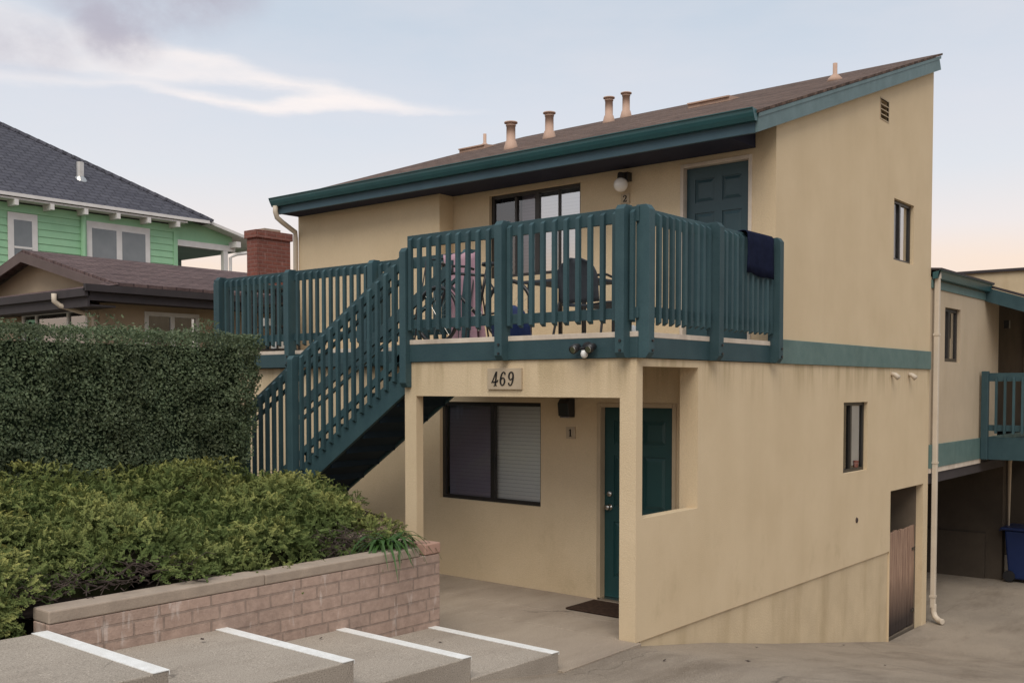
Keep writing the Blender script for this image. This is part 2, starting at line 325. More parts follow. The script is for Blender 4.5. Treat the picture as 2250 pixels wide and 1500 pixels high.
# ------------------------------------------------------------------ ground
def P(y):
    pts = [(-40,.9),(-7.5,.86),(-5,.62),(-2.25,.145),(-1.25,-.012),(-.2,-.015),(1.3,-.272),(2.74,-.566),(4.69,-.935),(6.4,-1.262),(7.8,-1.285),(60,-1.285)]
    for (a,za),(b,zb) in zip(pts, pts[1:]):
        if a <= y <= b: return za + (zb-za)*(y-a)/(b-a)
    return pts[0][1] if y < 0 else pts[-1][1]
ys = [-40,-30,-20,-14,-10,-7.5,-6.5,-5.8,-5,-4.3,-3.6,-2.9,-2.25,-1.7,-1.25,-.7,-.2,.4,.9,1.3,2,2.74,3.7,4.69,5.5,6.0,6.4,7,7.8,9,11,14,18,26,40,60]
xs = [-.02,.07,.6,1.5,3,5,8,12]
mb = MB()
for x in xs:
    for y in ys:
        z = P(y) + .012*noise.noise(Vector((x*.7, y*.7, 0))) * (1 if x > .1 and y>-1 else 0)
        if x > .3: z += .03 * min(1, (x-.3)/2) * (1 if -2 < y < 1 else 0)
        mb.v.append((x, y, z))
n = len(ys)
for i in range(len(xs)-1):
    for j in range(n-1): mb.f.append((i*n+j, (i+1)*n+j, (i+1)*n+j+1, i*n+j+1))
tag(mb.build('driveway', M['drive'], smooth=True), kind='structure')
mb = MB()  # carport slab behind the facade line
mb.box(-7.6, -.021, 8.1, 40, -1.5, -1.283); tag(mb.build('carport_floor', M['drive']), kind='structure')
# far terrain to the horizon
mb = MB(); gx = [-1500,-300,-80,-30,-20,-12,-8.9,-8.4,-4.95,-2,-.05,4,12.02,12.6,30,80,300,1500]; gy = [-1500,-300,-80,-41,-20,-10,-6.6,-4,-1,0,1.2,2.3,7.9,8.2,16,40,61,100,300,1500]
def G(x, y):
    if x <= -8.4: return .95 if y < 30 else -1.5
    if x < -1.9 and y < -1.1: return .5
    if x > 12.1: return P(y)+.1 if abs(y) < 60 else -.6
    if -8.4 < x < -.04 and y > -1.2: return -1.9
    return min(P(y) - .09, .7)
for x in gx:
    for y in gy: mb.v.append((x, y, G(x, y)-.02))
n = len(gy)
for i in range(len(gx)-1):
    for j in range(n-1): mb.f.append((i*n+j, (i+1)*n+j, (i+1)*n+j+1, i*n+j+1))
tag(mb.build('ground', M['rock']), kind='structure')
# porch slab with a tooled joint
mb = MB(); mb.box(-5.3,-.03,-.055,.46,-.25,0).box(-5.3,-.03,.468,1.235,-.25,0).box(-2.87,.055,-1.19,-.063,-.25,0)
mb.box(-5.2,-.035,-.05,1.2,-.26,-.008).box(-2.8,.03,-1.1,-.01,-.26,-.009)
tag(mb.build('porch_floor', M['conc'], bevel=.004), kind='structure')
# ------------------------------------------------------------------ steps
st = thing('concrete_steps', 'broad concrete steps with white painted nosings descending beside the block retaining wall', 'steps', (-.65,-1.2,0))
treads = [(-9.0,-4.63,.75,.012),(-4.63,-3.333,.531,.018),(-3.333,-2.228,.323,.02),(-2.228,-1.185,.146,.022)]
for i,(a,b_,z,sl) in enumerate(treads):
    a2 = a + .004; T = lambda u,d,zz: (u, d, zz); za = z + sl*(b_-a)*.9
    mb = MB(); mb.prism([(a2,-.3),(b_,-.3),(b_,z),(a2,za)], -1.348, 0, T)
    t = mb.build('tread', M['step'], st, bevel=.008)
    w = .095; zw = z + sl*w*.9
    mb = MB(); mb.prism([(b_-w, zw+.001),(b_-w,zw+.006),(b_+.0035, z+.0055),(b_+.0035, z-.02),(b_+.0005,z-.02),(b_-.001, z+.001)], -1.35, .003, T)
    mb.build('nosing', M['nosing'], t)
# ------------------------------------------------------------------ retaining wall
rw = thing('retaining_wall', 'low pinkish block retaining wall with a darker cap holding up the juniper bed', 'wall', (-1.45,-2.9,0))
mb = MB(); mb.box(-1.55,-1.35,-4.62,-1.13,-.1,.785).box(-2.86,-1.551,-1.33,-1.132,-.1,.785); mb.build('block_courses', M['block'], rw, bevel=.006)
mb = MB()
y = -4.62
while y < -1.40:
    L = min(1.62, -1.325-y); mb.box(-1.556,-1.346,y+.001,y+L-.001,.788,.868+.004*sin(y*9)); y += 1.62
mb.box(-2.86,-1.56,-1.335,-1.128,.788,.87)
mb.build('cap', M['cap'], rw, bevel=.01)
mb = MB().box(-1.553,-1.343,-1.32,-1.125,.79,.885); mb.build('cap_block', M['capp'], rw, bevel=.01)
mb = MB(); mb.box(-5.3,-2.87,-.30,-.12,-.1,.80).box(-3.05,-2.871,-1.13,-.302,-.1,.80); mb.build('block_courses', M['block'], rw)
# soil behind the wall
mb = MB(); gx = [-9,-7,-5.5,-4.9,-4.2,-3.4,-2.6,-2.0,-1.56]; gy = [-9.5,-8,-6.5,-5.6,-5,-4.4,-3.8,-3.2,-2.6,-2,-1.34]
def soilz(x, y): return .80 + max(0, (-2 - x))*.12 + .03*noise.noise(Vector((x*2, y*2, 0)))
for x in gx:
    for y in gy: mb.v.append((x,y,soilz(x,y)))
n = len(gy)
for i in range(len(gx)-1):
    for j in range(n-1): mb.f.append((i*n+j, (i+1)*n+j, (i+1)*n+j+1, i*n+j+1))
k = len(mb.v); gx = [-8.4,-7,-5.5,-4.9,-4.2,-3.4,-2.88]; gy = [-1.34,-.9,-.6,-.3]
for x in gx:
    for y in gy: mb.v.append((x,y,soilz(x,y)-.003))
n = len(gy)
for i in range(len(gx)-1):
    for j in range(n-1): mb.f.append((k+i*n+j, k+(i+1)*n+j, k+(i+1)*n+j+1, k+i*n+j+1))
mb.box(-8.4,-5.31,-.299,1.2,.2,.93); tag(mb.build('planting_bed_soil', M['soil'], smooth=True), kind='structure')

# ------------------------------------------------------------------ windows & doors
def window(root, T, u0, u1, z0, z1, bars=(), panes=None, frame=M['bronze'], fw=.045, depth=.05, name='window', sill=None, label=None, back=.1):
    """bars: u positions of vertical members; panes: list of (glass mat, backing mat) per bay"""
    mb = MB(); d0, d1 = depth, depth+.035
    mb.box(u0,u0+fw,d0,d1,z0,z1,T).box(u1-fw,u1,d0,d1,z0,z1,T).box(u0+fw,u1-fw,d0,d1,z0,z0+fw,T).box(u0+fw,u1-fw,d0,d1,z1-fw,z1,T)
    for i, b_ in enumerate(bars):
        w = b_[1] if isinstance(b_, tuple) else fw*.9; bb = b_[0] if isinstance(b_, tuple) else b_
        mb.box(bb-w/2, bb+w/2, d0-.004, d1, z0+fw, z1-fw, T)
    fr = mb.build(name, frame, root)
    if label: fr['label'] = label
    ed = [u0+fw] + [(b_[0] if isinstance(b_, tuple) else b_) for b_ in bars] + [u1-fw]
    panes = panes or [(M['glass'], M['screenpane'])]*(len(ed)-1)
    for (a, b_), (gm, bm) in zip(zip(ed, ed[1:]), panes):
        MB().quad(T(a,d1-.012,z0+fw), T(b_,d1-.012,z0+fw), T(b_,d1-.012,z1-fw), T(a,d1-.012,z1-fw)).build('pane', gm, fr)
        MB().quad(T(a,d1+back,z0), T(b_,d1+back,z0), T(b_,d1+back,z1), T(a,d1+back,z1)).build('blind' if 'blind' in bm.name else 'curtain' if 'curtain' in bm.name else 'room_backing', bm, fr)
    return fr
def door(root, T, u0, u1, z0, z1, mat, trim, tw=.045, depth=.07, knob_left=True, name='door', hardware=True):
    th = .045; w = u1-u0; h = z1-z0; st_ = .115*w/.86; mid = u0+w/2
    rows = [(z0+.22, z0+.80), (z0+.95, z0+1.50), (z0+1.62, z0+h-.13)]
    holes = []
    for a, b_ in rows:
        holes += [(u0+st_, mid-.05, a, b_), (mid+.05, u1-st_, a, b_)]
    mb = MB(); sheet(mb, lambda u,d,z: T(u,d+depth,z), u0, u1, z0, z1, .012, holes); mb.box(u0,u1,depth+.012,depth+th,z0,z1,T)
    for (a,b_,c,d_) in holes:
        o_, i_ = .012, .045
        pa = [(a+o_,c+o_),(b_-o_,c+o_),(b_-o_,d_-o_),(a+o_,d_-o_)]; pb = [(a+i_,c+i_),(b_-i_,c+i_),(b_-i_,d_-i_),(a+i_,d_-i_)]
        A = [T(u,depth+.0115,z) for u,z in pa]; B = [T(u,depth+.002,z) for u,z in pb]
        mb.quad(*B)
        for k in range(4): mb.quad(A[k],A[(k+1)%4],B[(k+1)%4],B[k])
    dr = mb.build(name, mat, root)
    mb = MB(); e = .004
    mb.box(u0-tw,u0-e,-.012,depth+th,z0-.01,z1+tw,T).box(u1+e,u1+tw,-.012,depth+th,z0-.01,z1+tw,T).box(u0-e,u1+e,-.012,depth+th,z1+e,z1+tw,T)
    mb.build('door_frame', trim, dr, bevel=.004)
    MB().box(u0-e+.001,u1+e-.001,-.02,depth+.03,z0-.03,z0-.004,T).build('threshold', M['chrome'] if hardware else trim, dr)
    if hardware:
        u = u0+.065 if knob_left else u1-.065
        for z, r in ((z0+.95,.03),(z0+1.09,.026)):
            c = T(u, depth, z); c2 = T(u, depth-.03, z); c3 = T(u, depth-.06, z)
            MB().tube([T(u,depth,z),T(u,depth-.006,z),T(u,depth-.008,z),T(u,depth-.03,z),T(u,depth-.036,z),T(u,depth-.055,z),T(u,depth-.062,z)] if r==.03 else [T(u,depth,z),T(u,depth-.014,z),T(u,depth-.02,z)],
                      [.033,.033,.013,.013,.026,.028,.015] if r==.03 else [.03,.03,.02], 16).build('knob' if r==.03 else 'deadbolt', M['chrome'], dr, smooth=True)
    return dr

# ------------------------------------------------------------------ main building
F = -.06
B = thing('apartment_building', 'two storey tan stucco apartment building with teal trim and brown shingle shed roof', 'apartment building', (-3.8, 4, 0))
s_, Y0, Z0r = .344, 2.04, 5.06
roofz = lambda y: Z0r + s_*(y-Y0)
wtop = lambda y: roofz(y) - .10
# ground floor front wall
mb = MB(); sheet(mb, FY(1.23), -7.95, -.1205, -.6, 2.495, .15, [(-3.59,-2.06,.92,2.07), (-1.30,-.366,-.6,2.05)]); mb.build('wall', M['stucco'], B)
# side wall, lower (with porch opening, window, gate opening)
mb = MB(); sheet(mb, FX(0), .0405, 6.345, -.004, 2.498, .12, [(4.66,5.47,1.17,2.05),(.0405,1.03,1.085,2.43)]); mb.build('wall', M['stucco'], B)
mb = MB(); sheet(mb, FX(0), 6.3455, 7.95, -1.4, 2.498, .10, [(6.36,7.74,-1.4,.82)]); mb.build('wall', M['stucco'], B)
mb = MB(); sheet(mb, FX(-.022), .05, 6.35, -1.6, -.006, .2); mb.build('foundation', M['stucco_f'], B)
# gate recess
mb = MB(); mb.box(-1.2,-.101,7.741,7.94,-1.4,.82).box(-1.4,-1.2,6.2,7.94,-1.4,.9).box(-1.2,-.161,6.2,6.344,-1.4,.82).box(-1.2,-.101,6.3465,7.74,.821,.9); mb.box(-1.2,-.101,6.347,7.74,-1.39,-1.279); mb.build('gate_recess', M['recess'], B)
# upper side wall with gable slope
mb = MB()
sheet(mb, FX(0), 2.69, 7.95, 2.501, 9, .16, [(6.353,7.168,3.964,4.79),(5.79,6.09,5.75,6.005)], top=wtop); mb.build('wall', M['stucco'], B)
# upper front wall
mb = MB(); sheet(mb, FY(2.692), -4.72, -.161, 2.66, 4.84, .15, [(-4.067,-2.58,3.675,4.77), (-1.165,-.283,2.66,4.765)]); mb.build('wall', M['stucco'], B)
mb = MB(); mb.box(-.42,-.161,2.693,2.84,4.841,5.14).build('wall', M['stucco'], B)
mb = MB(); sheet(mb, FY(2.42), -7.7, -4.72, 2.66, 4.84, .27); mb.build('wall', M['stucco'], B, bevel=.008)
# closing walls (left, rear)
mb = MB(); sheet(mb, FX(-7.55), 2.6905, 7.95, 2.501, 9, .149, [], top=wtop); mb.box(-7.949,-7.8,1.381,7.95,-.6,2.498); mb.build('wall', M['stucco'], B)
mb = MB(); mb.box(-7.7,-.161,7.80,7.949,2.501,wtop(7.8)-.02).box(-7.79,-1.41,7.80,7.949,-1.4,2.4985); mb.build('wall', M['stucco'], B)
mb = MB(); mb.box(-7.8,-.17,2.75,7.79,2.40,2.66); mb.build('floor_slab', M['stucco_b'], B)
# deck
mb = MB(); mb.box(-2.86,-.012,F+.01,1.24,2.535,2.70).box(-7.98,-.012,1.24,2.69,2.535,2.70); mb.build('deck', M['deckedge'], B)
mb = MB(); mb.box(-2.868,.022,F-.024,-.02,2.684,2.732).box(-.02,.022,-.02,2.67,2.684,2.732).box(-8.0,-2.9,1.13,1.19,2.684,2.732)
mb.build('deck_edging', M['deckedge'], B, bevel=.004)
# belt boards
mb = MB(); mb.box(-2.87,.022,F-.022,F+.005,2.503,2.683).box(-.02,.0225,F+.005,2.67,2.503,2.683); mb.build('trim_board', M['teal'], B, bevel=.004)
mb = MB(); mb.box(.001,.024,2.671,7.95,2.498,2.762); mb.build('trim_board', M['teal_l'], B, bevel=.004)
mb = MB(); mb.box(-8.0,-2.9,1.125,1.2,2.503,2.683).box(-8.0,-7.96,1.2,2.6,2.503,2.683); mb.build('trim_board', M['teal'], B, bevel=.004)
# porch frame
mb = MB(); sheet(mb, FY(F), -2.868, 0, -.006, 2.5, .10, [(-2.70,-.172,-.006,2.152)]); mb.build('porch_frame', M['stucco'], B)
mb = MB(); mb.box(-.2,-.121,1.031,1.228,-.1,2.5); mb.build('wall', M['stucco'], B)
MB().box(-2.86,-.125,.042,1.228,2.505,2.53).build('porch_ceiling', M['stucco_b'], B)
# roof
T = lambda u,d,z: (u,d,z)
mb = MB(); mb.prism([(Y0-.02,roofz(Y0-.02)-.03),(7.98,roofz(7.98)-.03),(7.98,roofz(7.98)),(Y0-.02,roofz(Y0-.02))], -7.74, .112, T); mb.build('roof', M['shingle'], B)
mb = MB(); mb.prism([(2.2,roofz(2.2)-.075),(7.97,roofz(7.97)-.075),(7.97,roofz(7.97)-.032),(2.2,roofz(2.2)-.032)], -7.72, .02, T); mb.build('roof_deck', M['soffit'], B)
mb = MB(); mb.prism([(2.055,roofz(2.055)-.225),(7.96,roofz(7.96)-.235),(7.87,roofz(7.87)-.052),(2.055,roofz(2.055)-.052)], .064, .10, T)
mb.prism([(2.05,roofz(2.05)-.075),(7.93,roofz(7.93)-.075),(7.93,roofz(7.93)-.034),(2.05,roofz(2.05)-.034)], .1005, .108, T)
mb.prism([(2.3,roofz(2.3)-.215),(7.9,roofz(7.9)-.215),(7.9,roofz(7.9)-.08),(2.3,roofz(2.3)-.08)], .001, .0635, T)
mb.build('rake_board', M['rake'], B)
mb = MB(); mb.prism([(2.055,roofz(2.055)-.225),(7.96,roofz(7.96)-.235),(7.96,roofz(7.96)-.035),(2.055,roofz(2.055)-.035)], -7.76, -7.725, T); mb.build('rake_board', M['rake'], B)
mb = MB(); mb.box(-7.724,.063,2.045,2.085,4.835,5.03); mb.build('fascia_board', M['teal_fascia'], B)
mb = MB(); mb.prism([(2.086,4.842),(2.691,4.842),(2.691,4.862),(2.086,4.862)], -7.71, -.24, T); mb.prism([(2.09,4.863),(2.69,4.863),(2.69,5.12),(2.09,4.93)], -.28, -.241, T); mb.prism([(2.09,4.93),(2.69,5.13),(2.69,5.15),(2.09,4.95)], -.24, .0, T); mb.build('soffit', M['soffit'], B)  # flat dark sheet added to stand for shadow under the open eave
# K-style gutter
prof = [(2.044,5.055),(2.044,4.945),(1.99,4.945),(1.965,4.985),(1.95,5.02),(1.945,5.055),(1.93,5.06),(1.93,5.068),(1.955,5.068),(1.958,5.03),(1.975,4.99),(1.995,4.957),(2.036,4.957),(2.036,5.055)]
mb = MB(); mb.prism(prof, -7.79, .09, T); mb.prism([(2.044,5.06),(2.044,4.945),(1.99,4.945),(1.95,5.02),(1.93,5.066)], .09, .094, T); mb.prism([(2.044,5.06),(2.044,4.945),(1.99,4.945),(1.95,5.02),(1.93,5.066)], -7.794, -7.79, T)
mb.build('gutter', M['gutter'], B)
mb = MB(); mb.tube([(-7.70,1.99,4.95),(-7.70,1.99,4.86),(-7.70,2.02,4.78),(-7.70,2.12,4.72),(-7.70,2.36,4.60),(-7.72,2.38,4.50),(-7.72,2.38,2.8)], .038, 10); mb.build('downspout', M['spout'], B, smooth=True)
# gable vent
mb = MB(); mb.box(5.79,6.09,.10,.12,5.75,6.005,FX(0)).build('room_backing', M['ink'], B)
gv = MB()
for k in range(5):
    z = 5.75 + .255*k/4; gv.prism([(-.004,z-.012),(.07,z+.016),(.07,z+.026),(-.004,z+.0)], 5.792, 6.088, FX(0)) if 0 < k < 4 else None
gv.box(5.775,5.79,-.006,.02,5.735,6.02,FX(0)).box(6.09,6.105,-.006,.02,5.735,6.02,FX(0)).box(5.79,6.09,-.006,.02,5.735,5.75,FX(0)).box(5.79,6.09,-.006,.02,6.005,6.02,FX(0))
gv.build('gable_vent', M['trimtan'], B)
# windows
w1 = window(B, FY(1.23), -3.59, -2.06, .92, 2.07, bars=[(-2.80,.06)], panes=[(M['glass_d'], M['blind_s']), (M['glass'], M['blind'])], back=.04)
MB().box(-2.775,-2.76,.03,.05,1.38,1.46,FY(1.23)).build('latch', M['iron'], w1)
window(B, FY(2.692), -4.067, -2.58, 3.675, 4.77, bars=[(-3.65,.03),(-3.30,.06),(-2.95,.014)], panes=[(M['glass_d'],M['screenpane']),(M['glass_d'],M['blind_s']),(M['glass_m'],M['blind']),(M['glass_m'],M['blind'])])
wl = window(B, FX(0), 4.66, 5.47, 1.17, 2.05, bars=[(5.02,.05)], fw=.04, panes=[(M['glass_d'],M['screenpane']),(M['glass'],M['screenpane'])])
MB().box(5.12,5.41,.088,.094,1.24,2.0,FX(0)).build('curtain', M['curtain'], wl)
wu = window(B, FX(0), 6.353, 7.168, 3.964, 4.79, bars=[(6.72,.05)], fw=.04, panes=[(M['glass_d'],M['blind_s']),(M['glass_m'],M['curtain'])])
door(B, FY(1.23), -1.255, -.40, .03, 2.03, M['door1'], M['trimtan'], tw=.05)
door(B, FY(2.692), -1.125, -.325, 2.72, 4.735, M['door'], M['deckedge'], tw=.045, knob_left=False)
pt_ = MB().lathe((-.075,5.26,1.212),[(.03,0),(.042,.07),(.046,.085),(.04,.086)],12); tag(pt_.build('flower_pot', M['redbrick'], smooth=False), 'small terracotta pot standing on the sill of the lower side window', 'flower pot')
# roof vents
def rv(name, x, y, h, r):
    z = roofz(y); mb = MB()
    mb.lathe((x,y,z), [(r*1.8,-.08),(r*1.6,.0),(r*1.2,.10),(r*1.02,.105),(r,h-.06),(r*1.12,h-.06),(r*1.12,h-.045),(r*1.02,h-.04),(r*1.02,h-.02),(r*1.5,h-.018),(r*1.5,h)] if r > .05 else [(r*4,-.04),(r*3,.02),(r*1.3,.07),(r,.075),(r,h)], 18)
    o = mb.build(name, M['pipe'], B, smooth=False)
    for p in o.data.polygons: p.use_smooth = len(p.vertices) == 4
for x,y,h in ((-4.8,4.03,.38),(-4.93,5.13,.39),(-5.03,6.93,.41),(-5.22,7.75,.42)): rv('flue_vent', x, y, h, .066)
rv('pipe_vent', -.64, 5.85, .22, .03); rv('pipe_vent', -7.5, 6.55, .24, .03)
for xa,xb,yc in ((-7.62,-7.02,6.1),(-2.88,-2.2,5.95)):
    MB().prism([(yc-.11,roofz(yc-.11)+.002),(yc-.11,roofz(yc-.11)+.055),(yc-.14,roofz(yc-.14)+.065),(yc-.14,roofz(yc-.14)+.085),(yc+.22,roofz(yc+.22)+.004)], xa, xb, T).build('box_vent', M['pipe'], B)
for y in (6.33,7.03):
    MB().tube([(-.01,y,2.42),(.05,y,2.405),(.10,y,2.36)],[.03,.032,.038],10).build('wall_pipe', M['spout'], B, smooth=True)
MB().tube([(-.01,5.127,.55),(.012,5.127,.55)],[.045,.03],8).build('wall_stain_plug', M['twig'], B)

# gate
gt = thing('wooden_gate', 'weathered plank gate with darker bottom set in the side wall recess', 'gate', (-.3,7.0,-1.25))
mb = MB(); y = 6.40; random.seed(3)
gw = .118
while y < 7.72:
    w = min(gw, 7.735-y); zt = .20 + random.uniform(-.012,.012); mb.box(-.145,-.118+random.uniform(-.004,.004),y+.003,y+w-.003,-1.272+random.uniform(0,.015),zt); y += gw
mb.build('planks', M['wood'], gt, bevel=.003)
MB().box(-.175,-.147,6.41,7.7,-.15,-.05).box(-.175,-.147,6.41,7.7,-1.0,-.9).build('rail', M['wood'], gt)
for z in (-.14,-1.05): MB().box(-.113,-.105,7.62,7.735,z-.02,z+.02).build('hinge', M['iron'], gt)
# corner downspout between the buildings
ds = MB(); ds.box(.03,.102,8.02,8.092,-1.06,3.86,None)
ds.tube([(.0725,8.06,3.83),(.0725,8.06,3.9),(.05,8.09,3.95)], .045, 8)
ds.tube([(.0725,8.062,-1.0),(.0725,8.062,-1.12),(.10,8.05,-1.19),(.17,8.01,-1.23),(.235,7.97,-1.235)], [.045,.045,.045,.045,.045], 10)
o = ds.build('downspout', M['spout'], None, bevel=.01); tag(o, 'tall tan rectangular downspout running down beside the corner of the two buildings', 'downspout')
for z in (3.0,1.1,-.9): MB().box(.022,.108,8.012,8.099,z,z+.03).build('strap', M['spout'], o)

# ------------------------------------------------------------------ railings
def post_prof(z0, z1, d0=-.10, d1=0.0, ch=.035):
    return [(d1,z0),(d0+ch,z0),(d0,z0+ch*1.3),(d0,z1-ch*1.2),(d0+ch,z1),(d1,z1)]
def railing(root, T, u0, u1, posts, pw, zt, zb, step, skip=(), z_post0=2.50, post_d=-.10, bal=True, bal_lo=None, label=None):
    """T(u,d,z) with d=0 the outer face of the rails (negative = outwards)"""
    MB().box(u0,u1,.0,.036,zt-.135,zt-.004,T).build('top_rail', M['teal'], root, bevel=.004)
    MB().box(u0,u1,.0,.036,zb,zb+.095,T).build('bottom_rail', M['teal'], root, bevel=.004)
    for p in posts:
        mb = MB(); mb.prism(post_prof(z_post0, zt+.012, post_d, .035), p-pw/2, p+pw/2, T); po = mb.build('post', M['teal'], root, bevel=.003)
        mb = MB()
        for z in (z_post0+.065, z_post0+.15): mb.tube([T(p+pw*.12,post_d-.0,z), T(p+pw*.12,post_d-.012,z)], .013, 6)
        mb.build('bolt', M['iron'], po)
    u = u0 + step*.5
    while u < u1 - .02:
        if not any(abs(u-p) < pw/2+.02 for p in posts):
            j = random.uniform(-.004,.004)
            MB().prism([(-.001,bal_lo-.01+j),(-.038,bal_lo+.014+j),(-.038,zt-.06+j),(-.001,zt-.03+j)], u-.0215+j*.6, u+.0215+j*.6, T).build('baluster', M['teal'], root)
        u += step
r1 = thing('balcony_railing', 'teal wooden balcony railing facing the front steps above the house number', 'railing', (-1.4,F,2.5))
railing(r1, lambda u,d,z: (u, F-.026+d, z), -2.80, .03, [-1.48,-.10], .09, 3.815, 2.845, .1335, bal_lo=2.815)
MB().prism([(-.001,2.81),(-.038,2.83),(-.038,3.755),(-.001,3.785)], -.035, .005, lambda u,d,z: (u, F-.026+d, z)).build('baluster', M['teal'], r1)
r2 = thing('balcony_railing', 'teal wooden balcony railing on the driveway side carrying the navy towel', 'railing', (.03,1.3,2.5))
railing(r2, lambda u,d,z: (.028-d, u, z), -.06, 2.66, [-.02,1.25,2.583], .09, 3.812, 2.862, .1135, bal_lo=2.80)
r3 = thing('walkway_railing', 'teal wooden walkway railing behind the staircase running to the left end of the building', 'railing', (-5.4,1.12,2.5))
railing(r3, lambda u,d,z: (u, 1.12+d, z), -8.02, -2.95, [-7.80,-6.225,-4.58,-3.0], .09, 3.80, 2.86, .134, bal_lo=2.80)
r4 = thing('walkway_railing', 'short teal railing returning to the wall at the far left end of the walkway', 'railing', (-8.03,1.9,2.5))
railing(r4, lambda u,d,z: (-8.005+d, u, z), 1.2, 2.40, [2.36], .1, 3.80, 2.86, .134, bal_lo=2.80)

# ------------------------------------------------------------------ staircase
ST = thing('wooden_staircase', 'teal wooden outdoor staircase climbing from the planting bed to the balcony', 'staircase', (-4.4,.5,1.0))
hr = lambda x: 3.625 + .598*(x+2.95)       # top of hand rail
sb = lambda x: 2.16 + .655*(x+2.9)         # bottom of stringer
stt = lambda x: 2.45 + .655*(x+2.9)        # top of stringer
Tst = lambda u,d,z: (u,d,z)
def slope_board(mb, x0, x1, y0, y1, flo, fhi):
    mb.v += []; n = len(mb.v)
    mb.v += [(x0,y0,flo(x0)),(x1,y0,flo(x1)),(x1,y1,flo(x1)),(x0,y1,flo(x0)),(x0,y0,fhi(x0)),(x1,y0,fhi(x1)),(x1,y1,fhi(x1)),(x0,y1,fhi(x0))]
    mb.f += [tuple(n+i for i in q) for q in ((3,2,1,0),(4,5,6,7),(0,1,5,4),(1,2,6,5),(2,3,7,6),(3,0,4,7))]
xb = -5.75
for (y0,y1) in ((-.045,0.0),(.742,.785)):
    mb = MB(); slope_board(mb, -4.72 if y0<0 else xb, -2.872, y0, y1, sb, stt); mb.build('stringer', M['teal'], ST, bevel=.004) if True else None
    if y0 < 0:
        mb = MB(); slope_board(mb, xb, -4.7205, y0, y1, lambda x: max(sb(x),.9), stt); mb.build('stringer', M['teal'], ST)
# treads and risers
nst = 10; rise = .177; x = -2.95
k = 0
while x > -5.7:
    zt = stt(x)-.06
    MB().box(x-.29, x, .002, .7415, zt-.035, zt).build('tread', M['teal'], ST)
    MB().box(x-.285, x-.262, .003, .741, zt-.035-.155, zt-.036).build('riser', M['teal'], ST)
    x -= .27
MB().box(-3.0,-2.872,-.045,.78,2.5,2.69).build('landing_edge', M['teal'], ST)
mb = MB(); slope_board(mb, xb, -2.90, .003, .74, lambda x: sb(x)+.03, lambda x: sb(x)+.05); mb.build('underside_shade_panel', M['teal_u'], ST)  # sheet added to make the stair underside dark, shade in its colour
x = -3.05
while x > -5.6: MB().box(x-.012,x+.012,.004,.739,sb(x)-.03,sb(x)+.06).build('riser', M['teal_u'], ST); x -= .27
# hand rail, lower rail and balusters on the near side
for (yy, nm) in ((-.045, 'near'), (.70, 'far')):
    mb = MB(); slope_board(mb, xb, -2.90, yy, yy+.036, lambda x: hr(x)-.15, lambda x: hr(x)-.005); mb.build('handrail', M['teal'], ST, bevel=.004)
    mb = MB(); slope_board(mb, xb, -2.90, yy, yy+.036, lambda x: stt(x)+.10, lambda x: stt(x)+.19)
    if nm == 'near': mb.build('lower_rail', M['teal'], ST, bevel=.004)
    mb = MB(); slope_board(mb, xb, -2.90, yy+.05, yy+.09, lambda x: hr(x)-.24, lambda x: hr(x)-.20); mb.build('grab_rail', M['teal'], ST)
x = -3.02
while x > xb+.05:
    if not (-4.76 < x < -4.60):
        j = random.uniform(-.005,.005); lo = sb(x)+.20 if x > -4.7 else sb(x)+.06
        MB().prism([(-.047,lo+j),(-.085,lo+.02+j),(-.085,hr(x)-.075+j),(-.047,hr(x)-.045+j)], x-.0215, x+.0215, Tst).build('baluster', M['teal'], ST)
    x -= .1285
MB().prism([(d-.045,z) for d,z in post_prof(1.08, hr(-4.69)+.02, -.105, .0)], -4.725, -4.632, Tst).build('post', M['teal'], ST, bevel=.006)
MB().prism([(d-.045,z) for d,z in post_prof(2.24, hr(-2.86)+.01, -.105, .0)], -2.86, -2.768, Tst).build('post', M['teal'], ST, bevel=.006)
MB().box(-4.725,-4.632,-.0445,.06,.8,1.12).build('post', M['teal'], ST)
for q in (-5.7,): MB().box(q-.05,q+.05,-.15,-.046,.8,hr(q)+.03).build('post', M['teal'], ST)

# ------------------------------------------------------------------ signs
def stroke(mb, pts, T, z0, th=.006):
    """variable-width ribbon through (x,y,w) points"""
    # subdivide with catmull-rom
    P_ = [Vector(p) for p in pts]; Q = []
    for i in range(len(P_)-1):
        a = P_[max(i-1,0)]; b = P_[i]; c = P_[i+1]; d = P_[min(i+2,len(P_)-1)]
        for t in [k/5 for k in range(5)]:
            Q.append(.5*((2*b) + (c-a)*t + (2*a-5*b+4*c-d)*t*t + (3*b-a-3*c+d)*t*t*t))
    Q.append(P_[-1]); n = len(mb.v)
    for i, q in enumerate(Q):
        t = Q[min(i+1,len(Q)-1)] - Q[max(i-1,0)]; l = math.hypot(t.x, t.y) or 1; nx, ny = -t.y/l, t.x/l
        for s2 in (1,-1):
            for d in (0,-th): mb.v.append(T(q.x + nx*q.z/2*s2, z0+d, q.y + ny*q.z/2*s2))
    for i in range(len(Q)-1):
        a = n+4*i; b = a+4
        mb.f += [(a+1,a+3,b+3,b+1),(a,b,b+2,a+2),(a,a+1,b+1,b),(a+2,b+2,b+3,a+3)]
    mb.f += [(n,n+2,n+3,n+1)]; e = n+4*(len(Q)-1); mb.f += [(e,e+1,e+3,e+2)]
